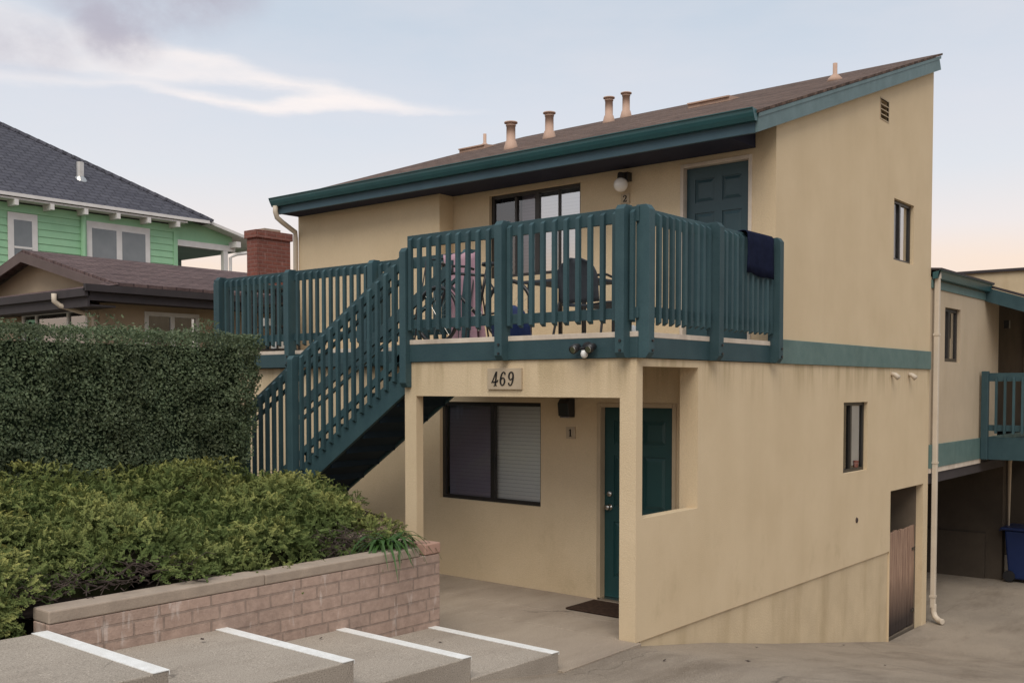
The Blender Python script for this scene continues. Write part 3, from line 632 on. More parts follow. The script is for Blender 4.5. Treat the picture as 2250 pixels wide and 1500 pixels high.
DIG = {
 '4': [[(.60,1.0,.10),(.46,.80,.11),(.28,.52,.12),(.10,.29,.10)],[(.0,.20,.05),(.10,.27,.11),(.5,.27,.12),(.80,.30,.13),(.92,.42,.07)],[(.70,1.02,.10),(.64,.75,.17),(.60,.4,.18),(.56,.12,.18),(.55,.04,.2)],[(.34,.0,.06),(.56,.035,.08),(.78,.0,.06)]],
 '6': [[(.74,.80,.17),(.72,.90,.13),(.55,.98,.09),(.34,.88,.13),(.20,.66,.18),(.14,.40,.20),(.20,.16,.17),(.42,.035,.10),(.66,.14,.15),(.74,.32,.19),(.64,.50,.14),(.44,.57,.09),(.26,.46,.07)]],
 '9': [[(.20,.22,.17),(.22,.11,.13),(.40,.03,.09),(.60,.11,.13),(.73,.34,.18),(.78,.62,.20),(.72,.86,.17),(.50,.975,.10),(.26,.88,.15),(.18,.68,.19),(.26,.50,.14),(.46,.43,.09),(.66,.54,.07)]],
 '1': [[(.24,.80,.06),(.40,.88,.08),(.52,.98,.09)],[(.52,1.0,.18),(.52,.5,.20),(.52,.05,.20)],[(.26,.03,.07),(.52,.03,.08),(.78,.03,.07)]],
 '2': [[(.22,.70,.17),(.22,.84,.13),(.42,.97,.09),(.66,.88,.16),(.72,.68,.19),(.58,.46,.14),(.36,.26,.10),(.18,.08,.10)],[(.16,.07,.10),(.36,.13,.13),(.56,.06,.14),(.74,.08,.11),(.82,.26,.06)]]}
def numerals(root, txt, x, z, w, h, T, gap, slant=.0, d=-.0):
    for ch in txt:
        mb = MB()
        for st_ in DIG[ch]: stroke(mb, [(x + px*w + py*h*slant, z + py*h, pw*w*1.05) for px,py,pw in st_], T, d)
        mb.build('numeral', M['ink'], root); x += w + gap
s1 = thing('house_number_sign', 'tan board sign with black numerals 469 on the porch beam', 'sign', (-1.49,F,2.2))
TF = FY(F); MB().box(-1.70,-1.275,-.024,-.001,2.222,2.427,TF).build('sign_board', M['sign'], s1, bevel=.003)
numerals(s1, '469', -1.645, 2.258, .088, .135, TF, .012, .06, -.0245)
s2 = thing('unit_number_sign', 'small tan plaque with numeral 1 left of the lower front door', 'sign', (-1.64,1.23,1.69))
MB().box(-1.705,-1.585,-.016,-.001,1.69,1.815,FY(1.23)).build('sign_board', M['sign'], s2, bevel=.003)
numerals(s2, '1', -1.68, 1.712, .07, .08, FY(1.23), 0, 0, -.0165)
s3 = thing('unit_number_sign', 'small tan plaque with numeral 2 under the globe lamp beside the upper door', 'sign', (-1.91,2.69,4.42))
MB().box(-1.975,-1.855,-.016,-.001,4.425,4.545,FY(2.692)).build('sign_board', M['sign'], s3, bevel=.003)
numerals(s3, '2', -1.95, 4.445, .07, .08, FY(2.692), 0, 0, -.0165)
for q in (s2, s3): q['group'] = 'unit number plaques'
for q in (r1, r2): q['group'] = 'balcony railings'
for q in (r3, r4): q['group'] = 'walkway railings'
# lamps
gl = thing('wall_lamp', 'white globe wall lamp beside the upper front door', 'lamp', (-1.93,2.55,4.6))
MB().lathe((-1.90,2.56,4.63), [(.085*sin(pi*(k+.2)/12.2), -.085*cos(pi*(k+.2)/12.2)) for k in range(13)], 24).build('globe', M['globe'], gl, smooth=True)
MB().box(-1.95,-1.83,2.60,2.691,4.68,4.78).tube([(-1.90,2.56,4.70),(-1.90,2.56,4.74),(-1.90,2.62,4.74)], .045, 12).build('bracket', M['bronze'], gl)
ll = thing('wall_lantern', 'dark box lantern on the porch wall under the beam', 'lamp', (-1.66,1.14,1.93))
MB().prism([(-.115,1.935),(-.13,2.07),(-.09,2.12),(-.001,2.12),(-.001,1.92)], -1.735, -1.595, FY(1.23)).build('housing', M['iron'], ll, bevel=.006)
MB().box(-1.72,-1.61,-.10,-.02,1.915,1.93,FY(1.23)).build('lens', M['glass_d'], ll)
sl = thing('security_light', 'twin head motion security light fixed to the teal trim board', 'lamp', (-.45,F-.1,2.52))
cx = -.50; Yl = F-.022
MB().tube([(cx,Yl,2.60),(cx,Yl-.025,2.60)],[.055,.05],14).tube([(cx,Yl-.02,2.60),(cx,Yl-.06,2.595)],.022,8).tube([(cx,Yl-.05,2.60),(cx-.07,Yl-.06,2.59)],.012,8).tube([(cx,Yl-.05,2.60),(cx+.07,Yl-.06,2.59)],.012,8).build('mount', M['iron'], sl)
for sx in (-1,1):
    h = MB().tube([(cx+sx*.085,Yl-.03,2.61),(cx+sx*.085,Yl-.07,2.60),(cx+sx*.085,Yl-.12,2.58)],[.03,.038,.042],14).build('lamp_head', M['iron'], sl, smooth=True)
    MB().tube([(cx+sx*.085,Yl-.1205,2.58),(cx+sx*.085,Yl-.124,2.579)],[.030,.028],14).build('lens', M['chrome'], h)
MB().lathe((cx,Yl-.06,2.525), [(.01,-.02),(.03,-.005),(.034,.02),(.024,.05)], 12).build('sensor', M['white'], sl, smooth=True)
# doormat
mb = MB(); n = 14
mb.box(-1.27,-.55,.62,1.12,.004,.022); tag(mb.build('doormat', M['mat'], bevel=.008), 'dark brown doormat on the porch floor before the lower door', 'doormat')

# ------------------------------------------------------------------ things on the balcony
DZ = 2.701
def bike():
    b_ = thing('bicycle', 'black bicycle leaning inside the front balcony railing', 'bicycle', (-2.4,.55,DZ))
    yr = .55; c1 = (-2.98,yr,DZ+.33); c2 = (-1.95,yr,DZ+.33)
    for c in (c1,c2):
        w = MB().torus(c,(0,1,0),.31,.022).build('wheel', M['iron'], b_, smooth=True)
        sp = MB()
        for k in range(14):
            a = 2*pi*k/14; sp.tube([(c[0],c[1]+.01*(-1)**k,c[2]),(c[0]+.295*cos(a),c[1],c[2]+.295*sin(a))],.0015,4,False)
        sp.build('spokes', M['chrome'], w)
    bb=(-2.38,yr,DZ+.30); hd=(-2.78,yr,DZ+.78); hb=(-2.82,yr,DZ+.68); seat=(-2.25,yr,DZ+.80)
    MB().tube([hb,bb],.018).tube([hd,(-2.28,yr,DZ+.72)],.016).tube([bb,seat],.016).tube([bb,c2],.011).tube([(-2.28,yr,DZ+.72),c2],.010).build('frame', M['iron'], b_, smooth=True)
    MB().tube([(-2.76,yr,DZ+.86),hb,(-2.90,yr,DZ+.5),c1],.015).build('fork', M['iron'], b_, smooth=True)
    MB().tube([(-2.70,yr-.30,DZ+.84),(-2.76,yr-.22,DZ+.87),(-2.78,yr-.05,DZ+.86),(-2.78,yr+.05,DZ+.86),(-2.76,yr+.22,DZ+.87),(-2.70,yr+.30,DZ+.84)],.014).tube([(-2.76,yr,DZ+.76),(-2.78,yr,DZ+.86)],.018).build('handlebar', M['iron'], b_, smooth=True)
    MB().tube([(-2.82,yr-.07,DZ+.87),(-2.88,yr-.07,DZ+.87)],[.03,.02],10).build('headlight', M['chrome'], b_)
    MB().lathe((-2.22,yr,DZ+.80),[(.03,0),(.085,.02),(.08,.05),(.03,.06)],12).build('saddle', M['iron'], b_, smooth=True)
    MB().torus((-2.38,yr-.04,DZ+.30),(0,1,0),.085,.006,20,6).tube([(-2.38,yr-.05,DZ+.30),(-2.32,yr-.06,DZ+.14)],.01).build('crank', M['chrome'], b_)
bike()
# mauve cloth hanging over a drying rack
mb = MB(); nu, nv = 34, 16
for j in range(nv):
    for i in range(nu):
        u = i/(nu-1); v = j/(nv-1); x = -3.33 + .50*u + .05*v*sin(u*5+1); z = DZ+1.07 - 1.05*v - .02*abs(sin(u*9)); y = 1.02 + .035*sin(u*17+v*2)*(.3+v) + .05*v
        mb.v.append((x,y,z))
for j in range(nv-1):
    for i in range(nu-1): mb.f.append((j*nu+i, j*nu+i+1, (j+1)*nu+i+1, (j+1)*nu+i))
k0 = len(mb.v)
for j in range(nv):
    for i in range(nu):
        x,y,z = mb.v[j*nu+i]; mb.v.append((x,y+.06+.10*(j/(nv-1)),z+.001))
for j in range(nv-1):
    for i in range(nu-1): mb.f.append((k0+j*nu+i, k0+(j+1)*nu+i, k0+(j+1)*nu+i+1, k0+j*nu+i+1))
for i in range(nu-1): mb.f.append((i, k0+i, k0+i+1, i+1))
tag(mb.build('blanket', M['pink'], smooth=True), 'mauve pink blanket hanging full height behind the balcony balusters', 'blanket')
rk = thing('drying_rack', 'dark folding drying rack at the top of the stairs behind the blanket', 'rack', (-3.2,1.1,DZ))
for x in (-3.66,-2.86): MB().tube([(x,.86,DZ),(x,1.08,DZ+1.03),(x,1.3,DZ)],.011).build('leg', M['iron'], rk)
for y,z in ((1.08,1.04),(1.19,.55)): MB().tube([(-3.66,y,DZ+z),(-2.86,y,DZ+z)],.009).build('bar', M['iron'], rk)
# patio chair
ch = thing('patio_chair', 'dark mesh patio chair with curved metal arms and a rounded back on the balcony', 'chair', (-1.25,.95,DZ))
cxx, cyy = -1.25, .86; wv = .25
mb = MB(); nu, nv = 12, 10   # back seen from behind, rounded top
for j in range(nv):
    v = j/(nv-1); z = DZ+.40+.44*v; wv2 = wv*math.sqrt(max(0,1-max(0,(v-.55)/.46)**2)) if v > .55 else wv*(.93+.07*v/.55)
    for i in range(nu):
        u = i/(nu-1)*2-1; mb.v.append((cxx+u*wv2, cyy-.10*v+.03*(1-u*u)-.03, z))
for j in range(nv-1):
    for i in range(nu-1): mb.f.append((j*nu+i, j*nu+i+1, (j+1)*nu+i+1, (j+1)*nu+i))
bk = mb.build('backrest', M['fabric_d'], ch, smooth=True); md = bk.modifiers.new('s','SOLIDIFY'); md.thickness = .012
mb = MB()
for i in range(nu):
    u = i/(nu-1)*2-1
    for j in range(8): mb.v.append((cxx+u*wv, cyy+.44*j/7, DZ+.40+.02*sin(j/7*pi)-.02*(1-u*u)))
for i in range(nu-1):
    for j in range(7): mb.f.append((i*8+j, (i+1)*8+j, (i+1)*8+j+1, i*8+j+1))
seat_o = mb.build('seat', M['fabric_d'], ch, smooth=True); md = seat_o.modifiers.new('s','SOLIDIFY'); md.thickness = .02
for sx in (-1,1):
    X = cxx+sx*(wv+.03)
    MB().tube([(cxx+sx*wv*.92,cyy-.06,DZ+.66),(X+sx*.03,cyy-.0,DZ+.665),(X+sx*.06,cyy+.16,DZ+.62),(X+sx*.07,cyy+.34,DZ+.61),(X+sx*.05,cyy+.42,DZ+.55),(X,cyy+.40,DZ+.30)],.013).build('arm', M['iron'], ch, smooth=True)
    MB().tube([(X,cyy+.40,DZ+.42),(X+sx*.02,cyy+.46,DZ)],.013).build('leg', M['iron'], ch)
    MB().tube([(X,cyy,DZ+.42),(X+sx*.02,cyy-.10,DZ)],.013).build('leg', M['iron'], ch)
# table
tb = thing('patio_table', 'dark patio table behind the chair on the balcony', 'table', (-2.0,1.75,DZ))
MB().box(-2.42,-1.55,1.35,2.05,DZ+.70,DZ+.735).build('tabletop', M['fabric_d'], tb, bevel=.008)
for x,y in ((-2.36,1.41),(-1.61,1.41),(-2.36,1.99),(-1.61,1.99)): MB().box(x-.018,x+.018,y-.018,y+.018,DZ,DZ+.70).build('leg', M['iron'], tb)
jg = MB().lathe((-1.80,1.55,DZ+.736),[(.045,0),(.06,.02),(.06,.11),(.03,.14),(.03,.17)],14); tag(jg.build('jug', M['white'], smooth=True), 'small white jug standing on the dark patio table', 'jug')
# blue storage bag next to the bike
mb = MB(); n = 16
for j,(r,z) in enumerate([(.15,0),(.19,.05),(.185,.2),(.14,.30),(.05,.36)]):
    for k in range(n):
        w = 2*pi*k/n; q = r*(1+.12*sin(3*w+j)); mb.v.append((-1.72+q*cos(w)*1.2, .30+q*sin(w)*.7, DZ+z))
for j in range(4):
    for k in range(n): mb.f.append((j*n+k, j*n+(k+1)%n, (j+1)*n+(k+1)%n, (j+1)*n+k))
mb.f.append(tuple(4*n+k for k in range(n))); tag(mb.build('bag', M['bluebag'], smooth=True), 'blue plastic bag lying on the deck behind the middle balcony post', 'bag')
mb = MB(); nu, nv = 16, 8
for j,(r,z) in enumerate([(.16,0),(.17,.03),(.12,.08),(.05,.11)]):
    for k in range(n):
        w = 2*pi*k/n; q = r*(1+.2*sin(2.3*w+j)); mb.v.append((-.42+q*cos(w)*1.3, .50+q*sin(w)*.8, DZ+z*(1+.2*sin(5*w))))
for j in range(3):
    for k in range(n): mb.f.append((j*n+k, j*n+(k+1)%n, (j+1)*n+(k+1)%n, (j+1)*n+k))
mb.f.append(tuple(3*n+k for k in range(n))); tag(mb.build('bag', M['white'], smooth=True), 'crumpled white bag lying on the deck near the balcony corner', 'bag')
# towel over the side rail
mb = MB(); nu = 20; prof = [(.073,3.40),(.074,3.5),(.075,3.6),(.076,3.7),(.077,3.795),(.066,3.820),(.03,3.826),(-.02,3.820),(-.03,3.79),(-.03,3.6),(-.03,3.5)]
for j,(x,z) in enumerate(prof):
    for i in range(nu):
        u = i/(nu-1); wv = .008*sin(u*14+j*.6)
        mb.v.append((x+(wv if j<4 or j>8 else 0)+(.006 if j<5 else 0), 1.86+.60*u, z-(.03*u if j<3 else 0)+(.01*sin(u*9) if j==0 else 0)))
for j in range(len(prof)-1):
    for i in range(nu-1): mb.f.append((j*nu+i, j*nu+i+1, (j+1)*nu+i+1, (j+1)*nu+i))
tw = mb.build('towel', M['navy'], smooth=True); md = tw.modifiers.new('s','SOLIDIFY'); md.thickness = .008; md.offset = 1
tag(tw, 'dark navy towel hung over the top of the side balcony railing', 'towel')
# storage shelf on the left walkway
sh = thing('storage_shelf', 'dark metal storage shelf at the left end of the walkway', 'shelf', (-7.55,1.9,DZ))
for x in (-7.9,-7.3):
    for y in (1.7,2.1): MB().box(x-.012,x+.012,y-.012,y+.012,DZ,DZ+.98).build('upright', M['iron'], sh)
for z in (.08,.42,.75,.96): MB().box(-7.91,-7.29,1.69,2.11,DZ+z,DZ+z+.02).build('shelf_board', M['iron'], sh)
for i,(x,z,w,h,m,lb) in enumerate(((-7.75,.44,.1,.12,'white','small white box on the middle board of the walkway shelf'),(-7.45,.10,.14,.18,'white','larger white box on the bottom board of the walkway shelf'),(-7.5,.77,.12,.12,'fabric_d','dark box on the upper board of the walkway shelf'))):
    tag(MB().box(x-w/2,x+w/2,1.75,1.95,DZ+z+.001,DZ+z+h).build('box', M[m], bevel=.006), lb, 'box', 'boxes on the walkway shelf')

# ------------------------------------------------------------------ second building (right)
B2 = thing('apartment_building', 'second tan stucco apartment building with carports standing behind at the end of the driveway', 'apartment building', (-3,12,-1.28))
mb = MB(); sheet(mb, FX(0), 7.96, 11.75, 1.376, 3.86, .15, [(8.663,9.46,2.627,3.46)]); mb.build('wall', M['stucco_b'], B2)
mb = MB(); sheet(mb, FX(-.4), 11.6, 15.5, 1.376, 3.86, .15, [(12.2,13.05,1.376,3.42)]); mb.build('wall', M['carport'], B2)  # dark wall colour stands for shade below the lean-to roof
MB().box(-.02,.03,7.965,10.66,1.03,1.378).build('trim_board', M['teal_l'], B2); MB().box(-.02,.03,10.66,15.5,1.03,1.378).build('trim_board', M['teal_l'], B2)
MB().box(-.02,.02,7.97,10.66,.955,1.028).build('trim_board', M['deckedge'], B2)
MB().box(-6,-.021,7.96,15.5,.95,1.3).build('floor_slab', M['browndark'], B2)
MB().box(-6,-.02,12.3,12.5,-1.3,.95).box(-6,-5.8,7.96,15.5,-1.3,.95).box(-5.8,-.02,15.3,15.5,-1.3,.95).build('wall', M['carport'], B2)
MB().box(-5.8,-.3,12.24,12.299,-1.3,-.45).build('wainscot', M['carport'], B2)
MB().box(-.02,.0,7.97,12.3,.80,.955).build('carport_header', M['browndark'], B2)
MB().box(-6,-.151,15.35,15.5,1.3,3.8).box(-6,-5.85,7.96,15.34,1.3,3.8).build('wall', M['stucco_b'], B2)
window(B2, FX(0), 8.663, 9.46, 2.627, 3.46, bars=[(9.03,.09)], fw=.055, panes=[(M['glass_m'],M['blind']),(M['glass_m'],M['screenpane'])])
door(B2, FX(-.4), 12.28, 12.98, 1.40, 3.36, M['door1'], M['spout'], tw=.07, hardware=False)
MB().prism([(0,3.83),(0,3.93),(-.05,3.94),(-.12,3.95),(-.12,3.985),(-.10,3.985),(-.07,3.84)], 7.97, 10.85, FX(.02)).build('gutter', M['gutter'], B2)
MB().box(0,.018,7.97,10.85,3.70,3.82).build('fascia_board', M['teal_l'], B2)
mb = MB(); mb.prism([(.3,4.02),(-.13,3.985),(-.13,3.96),(.3,3.97)], 7.962, 10.85, FX(.02)); mb.box(-6.1,-.28,7.96,15.6,3.97,4.02); mb.build('roof', M['browndark'], B2)
# lean-to roof over its balcony, sloping outwards
mb = MB(); TT = lambda u,d,z: (d,u,z)
mb.prism([(-.3,4.04),(1.75,3.34),(1.75,3.38),(-.3,4.08)], 10.86, 15.5, TT); mb.build('roof', M['browndark'], B2)
mb = MB(); mb.prism([(0.0,3.69),(1.74,3.09),(1.74,3.33),(0.0,3.925)], 10.83, 10.868, TT); mb.build('rake_board', M['teal'], B2)
mb = MB(); mb.prism([(-.0,3.86),(1.74,3.27),(1.74,3.30),(-.0,3.90)], 10.87, 15.5, TT); mb.build('soffit', M['soffit'], B2)
# its balcony
MB().box(.032,1.5,10.70,13.6,1.06,1.30).build('balcony_deck', M['teal'], B2)
MB().box(.032,1.5,10.66,10.698,1.02,1.40).box(1.5,1.54,10.66,13.6,1.02,1.40).build('trim_board', M['teal'], B2)
rl = MB().box(.14,1.5,10.64,10.69,2.33,2.47).box(.14,1.5,10.65,10.69,1.50,1.60).box(1.5,1.545,10.64,13.6,2.33,2.47).box(1.5,1.54,10.69,13.6,1.50,1.60).build('railing', M['teal'], B2)
for x in (.09,1.50): MB().box(x-.055,x+.055,10.56,10.66,1.02,2.50).build('post', M['teal'], rl, bevel=.01)
x = .26
while x < 1.42: MB().box(x-.018,x+.018,10.60,10.64,1.46,2.40).build('baluster', M['teal'], rl); x += .135
y = 10.8
while y < 13.5: MB().box(1.54,1.575,y-.018,y+.018,1.46,2.40).build('baluster', M['teal'], rl); y += .135
MB().tube([(.10,12.35,1.0),(.06,12.42,.85),(.06,12.42,-1.2)],.035,8).build('downspout', M['stucco_b'], B2)
lamp = MB().box(.02,.10,12.02,12.12,3.28,3.42).build('wall_lantern', M['iron'], None); tag(lamp, 'small dark lantern by the upper door of the second building', 'lamp')
# bin
bn = thing('wheelie_bin', 'blue wheeled recycling bin at the mouth of the far carport', 'bin', (.45,12.35,-1.28))
bx, by, bz = .36, 12.45, -1.275
def taper(mb, c, w0, w1, z0, z1, d0, d1):
    n = len(mb.v)
    for (w,d,z) in ((w0,d0,z0),(w1,d1,z1)):
        mb.v += [(c[0]-w,c[1]-d,z),(c[0]+w,c[1]-d,z),(c[0]+w,c[1]+d,z),(c[0]-w,c[1]+d,z)]
    mb.f += [tuple(n+i for i in q) for q in ((3,2,1,0),(4,5,6,7),(0,1,5,4),(1,2,6,5),(2,3,7,6),(3,0,4,7))]; return mb
taper(MB(), (bx,by), .24,.30,bz+.05,bz+.93,.26,.34).build('body', M['bin'], bn, bevel=.03)
MB().box(bx-.36,bx+.34,by-.38,by+.38,bz+.935,bz+.985).build('lid', M['bin'], bn, bevel=.02)
MB().tube([(bx-.39,by-.28,bz+.92),(bx-.39,by+.28,bz+.92)],.016,8).build('handle', M['bin'], bn)
for s3 in (-1,1): MB().tube([(bx-.22,by+s3*.25,bz+.105),(bx-.22,by+s3*.31,bz+.105)],.10,16).build('wheel', M['iron'], bn)
# farther building
B3 = thing('apartment_building', 'plain tan wall of a taller building showing above the second building roof', 'building', (-2,18,-1.3))
MB().box(-9,12,17,24,-1.3,4.80).build('wall', M['stucco_f'], B3)
MB().box(-9.06,12.06,16.94,24.06,4.80,4.86).build('roof_cap', M['browndark'], B3)

# ------------------------------------------------------------------ brown-roofed neighbour
H = thing('bungalow', 'low tan bungalow with plum brown shingle roof and brown eaves behind the hedge', 'house', (-14,4,.93))
xe, xw, zE = -10.5, -11.05, 3.86
yf, yg = .49, 1.32                       # front eave, gable plane
pk = (-13.65, 4.645)                     # gable peak x,z
xl = 2*pk[0]-xe
mb = MB()   # walls
sheet(mb, FX(xw), 1.0, 12, .9, 3.75, .15, [(1.80,2.86,2.2,3.52),(6,7.4,2.2,3.5)])
sheet(mb, FY(1.0), xl+.5, xw-.151, .9, 3.75, .15, [(-13.76,-11.42,1.9,3.56)])
mb.build('wall', M['stucco_n'], H)
# roof planes
ys0, ys1 = .96, 12.5
sl_ = (pk[1]-zE)/(xe-pk[0])
mb = MB()
mb.prism([(xe,zE),(pk[0],pk[1]),(pk[0],pk[1]+.05),(xe,zE+.05)], ys0, ys1, lambda u,d,z:(d,u,z))
mb.build('roof', M['shingle_n'], H)
mb = MB(); mb.prism([(xl,zE),(pk[0],pk[1]-.004),(pk[0],pk[1]+.046),(xl,zE+.05)], ys0, ys1, lambda u,d,z:(d,u,z)); mb.build('roof', M['shingle_n'], H)
# gable infill, rake boards
MB().quad((xl+.3,yg,zE-.05),(xe-.3,yg,zE-.05),(xe-.3,yg,zE+.04),(pk[0],yg,pk[1]-.02),(xl+.3,yg,zE+.04)).build('gable_wall', M['stucco_n'], H)
mb = MB(); TY = lambda u,d,z:(d,u,z)
mb.prism([(xe+.0,zE-.13),(pk[0],pk[1]-.17),(pk[0],pk[1]-.002),(xe,zE+.0)], ys0-.035, ys0, TY)
mb.prism([(xl,zE-.13),(pk[0]-.0,pk[1]-.17),(pk[0],pk[1]-.002),(xl,zE+.0)], ys0-.034, ys0+.001, TY)
mb.build('rake_board', M['brownfascia'], H)
# front skirt roof + gutters and fascia
mb = MB(); mb.quad((xl,yf,zE-.07),(xe+.02,yf,zE-.07),(xe-.25,ys0+.02,zE+.05),(xl,ys0+.02,zE+.05)).quad((xl,ys0+.02,zE+.05),(xe-.25,ys0+.02,zE+.05),(xe-.25,yg,zE+.06),(xl,yg,zE+.06)).quad((xe+.02,yf,zE-.07),(xe+.05,ys0+.05,zE+.02),(xe-.25,ys0+.05,zE+.10),(xe-.25,ys0+.0,zE+.05)); mb.build('roof', M['shingle_n'], H)
MB().box(xl,xe+.03,yf-.05,yf+.01,zE-.20,zE-.075).box(xe-.0,xe+.07,yf-.05,ys1,zE-.12,zE-.01).build('gutter', M['browndark'], H)
MB().box(xl,xe-.0,yf+.011,yf+.05,zE-.36,zE-.19).box(xe-.04,xe-.001,yf+.051,ys1,zE-.26,zE-.06).build('fascia_board', M['browndark'], H)
MB().box(xl,xe-.041,yf+.051,1.0,zE-.35,zE-.32).box(xw,xe-.041,1.001,ys1,zE-.24,zE-.22).build('soffit', M['browndark'], H)
# chimney
bc = MB(); bc.box(-11.52,-11.2,4.24,5.02,3.6,5.06); bc.box(-11.55,-11.17,4.20,5.06,5.061,5.205)
ch_ = bc.build('chimney', M['redbrick'], H)
MB().box(-11.5,-11.24,4.44,4.82,5.206,5.26).build('flue_cap', M['cap'], ch_)
window(H, FX(xw), 1.80, 2.86, 2.2, 3.52, bars=[(2.33,.07)], fw=.07, depth=-.02, frame=M['white'], panes=[(M['glass_g'],M['screenpane'])]*2)
window(H, FX(xw), 6, 7.4, 2.2, 3.5, bars=[(6.7,.07)], fw=.07, depth=-.02, frame=M['white'], panes=[(M['glass_g'],M['screenpane'])]*2)
window(H, FY(1.0), -13.76, -11.42, 1.9, 3.56, bars=[(-13.22,.06),(-12.08,.06)], fw=.06, depth=-.02, frame=M['white'], panes=[(M['glass_g'],M['screenpane'])]*3)
MB().tube([(-11.35,yf-.10,3.74),(-11.35,yf-.10,3.62),(-11.32,yf-.02,3.55),(-11.12,.86,3.42),(-11.1,.93,3.36),(-11.1,.94,1.0)],.042,10).build('downspout', M['spout'], H, smooth=True)
MB().box(-14.05,-13.85,.90,.999,1.0,3.5).build('porch_column', M['stucco_n'], H)
ln = thing('porch_lantern', 'dark carriage lantern on the bungalow wall above the hedge', 'lamp', (-14.12,.9,3.05))
MB().lathe((-14.12,.70,3.08),[(.02,0),(.05,.03),(.075,.22),(.09,.24),(.04,.32),(.01,.36)],8).build('housing', M['iron'], ln)
MB().tube([(-14.12,.70,3.10),(-14.12,.9,3.03)],.012).build('bracket', M['iron'], ln)

# ------------------------------------------------------------------ green house
GH = thing('house', 'two storey mint green clapboard house with white trim and dark hip roof in the background', 'house', (-26,4,.93))
xg = -20.0
mb = MB(); z = 1.0; bd = .175
while z < 6.45:
    z1 = min(z+bd, 6.47); mb.prism([(-.022,z),(-.004,z1),(.1,z1),(.1,z)], -2.2, 8.03, FX(xg)); z += bd
mb.box(xg-12,xg-.1,7.9,8.03,1,6.45); mb.build('wall', M['green'], GH)
MB().box(-2.2,8.05,-.03,-.001,6.42,6.62,FX(xg)).box(7.98,8.1,-.045,.0,1,6.45,FX(xg)).build('corner_board', M['green'], GH)
MB().tube([(xg+.06,5.42,6.7),(xg+.06,5.42,1.0)],.07,8).build('downspout', M['green'], GH)
for (a,b_,zt,bars) in ((3.55,4.26,6.40,[]),(5.51,7.27,6.43,[(6.39,.16)])):
    zb_ = 4.75
    fr = MB().box(a,b_,-.05,-.024,zb_,zt,FX(xg)).build('window', M['greenw'], GH); 
    ws = [(a+.14,b_-.14)] if not bars else [(a+.14,6.39-.08),(6.39+.08,b_-.14)]
    for (c,d) in ws:
        MB().box(c,d,-.056,-.051,zb_+.1,zt-.17,FX(xg)).build('pane', M['glass_g'] if False else surf('sash_glass', (.13,.155,.17), (.20,.22,.235), 1.5, .12, spec=.6), fr)
        MB().box(c,d,-.066,-.057,(zb_+.1) if not bars else zb_+.28,(zb_+.14) if not bars else zb_+.33,FX(xg)).build('sash', M['greenw'], fr)
        if not bars: MB().box(c,d,-.066,-.057,5.55,5.60,FX(xg)).build('sash', M['greenw'], fr)
# hip roof
e = (-19.6, 8.96, 6.80); a_ = 5.6; sg = .64
A1 = (e[0],-3.2,e[2]); A2 = e; A3 = (e[0]-2*a_, 8.96, e[2]); A4 = (e[0]-2*a_, -3.2, e[2]); R1 = (e[0]-a_, 8.96-a_, e[2]+sg*a_); R2 = (e[0]-a_, -3.2+a_, e[2]+sg*a_)
mb = MB(); mb.quad(A1,A2,R1,R2).quad(A2,A3,R1).quad(A3,A4,R2,R1).quad(A4,A1,R2).quad(A1,A4,A3,A2); mb.build('roof', M['shingle_g'], GH)
mb = MB()
def ridge(a,b_,nn):
    a = Vector(a); b_ = Vector(b_)
    for k in range(nn):
        p = a.lerp(b_, k/nn); q = a.lerp(b_, (k+1.15)/nn); mb.tube([p+Vector((0,0,-.03)),q+Vector((0,0,.0))],[.10,.08],6)
ridge(A2,R1,26); ridge(R1,R2,20); mb.build('ridge_cap', M['shingle_g'], GH)
MB().box(e[0]-.02,e[0]+.03,-3.2,8.98,6.72,6.80).box(xg-.0,e[0]-.02,-3.2,8.2,6.66,6.70).build('fascia_board', M['greenw'], GH)
y = 7.9
while y > -2: MB().box(xg-.0,e[0]+.02,y-.045,y+.045,6.52,6.655).build('rafter_tail', M['greenw'], GH); y -= .86
MB().lathe((-21.0,5.9,7.55),[(.24,-.05),(.14,.14),(.10,.18),(.10,.55)],14).build('roof_vent', M['chrome'], GH)
MB().quad((xg-.02,8.04,6.24),(xg-.02,9.9,6.24),(xg-.02,9.9,6.52),(xg-.02,8.04,6.9)).build('porch_gable', M['green'], GH)
# back porch of the green house
TP = lambda u,d,z:(d,u,z)
mb = MB()
mb.v += [(e[0]+.0,8.9,6.80),(e[0]+.0,10.75,6.36),(e[0]-5,10.75,6.36),(e[0]-5,8.9,6.80),(e[0]+.0,8.9,6.72),(e[0]+.0,10.75,6.28),(e[0]-5,10.75,6.28),(e[0]-5,8.9,6.72)]
mb.f += [(0,1,2,3),(7,6,5,4),(0,4,5,1),(1,5,6,2),(2,6,7,3)]
mb.build('porch_roof', M['greenw'], GH)
MB().box(xg-.05,xg+.05,8.1,9.95,6.08,6.24).box(e[0]-5,e[0]+.06,10.70,10.80,6.24,6.36).box(xg-.35,xg+.35,9.78,9.93,6.18,6.34).build('porch_beam', M['greenw'], GH)
MB().box(e[0]-4.6,xg-.06,8.04,9.9,6.05,6.08).build('porch_ceiling', M['porchgrey'], GH)
for (x,y) in ((xg,9.62),(xg-2.55,9.75)): MB().box(x-.07,x+.07,y-.07,y+.07,1,6.07).build('porch_post', M['porchgrey'] if x<xg else M['greenw'], GH)
MB().tube([(e[0]-.05,10.6,6.25),(e[0]-.05,10.5,6.12),(e[0]-.2,9.9,6.0),(xg+.1,9.75,5.9),(xg+.1,9.75,1)],.045,8).build('downspout', M['greenw'], GH)

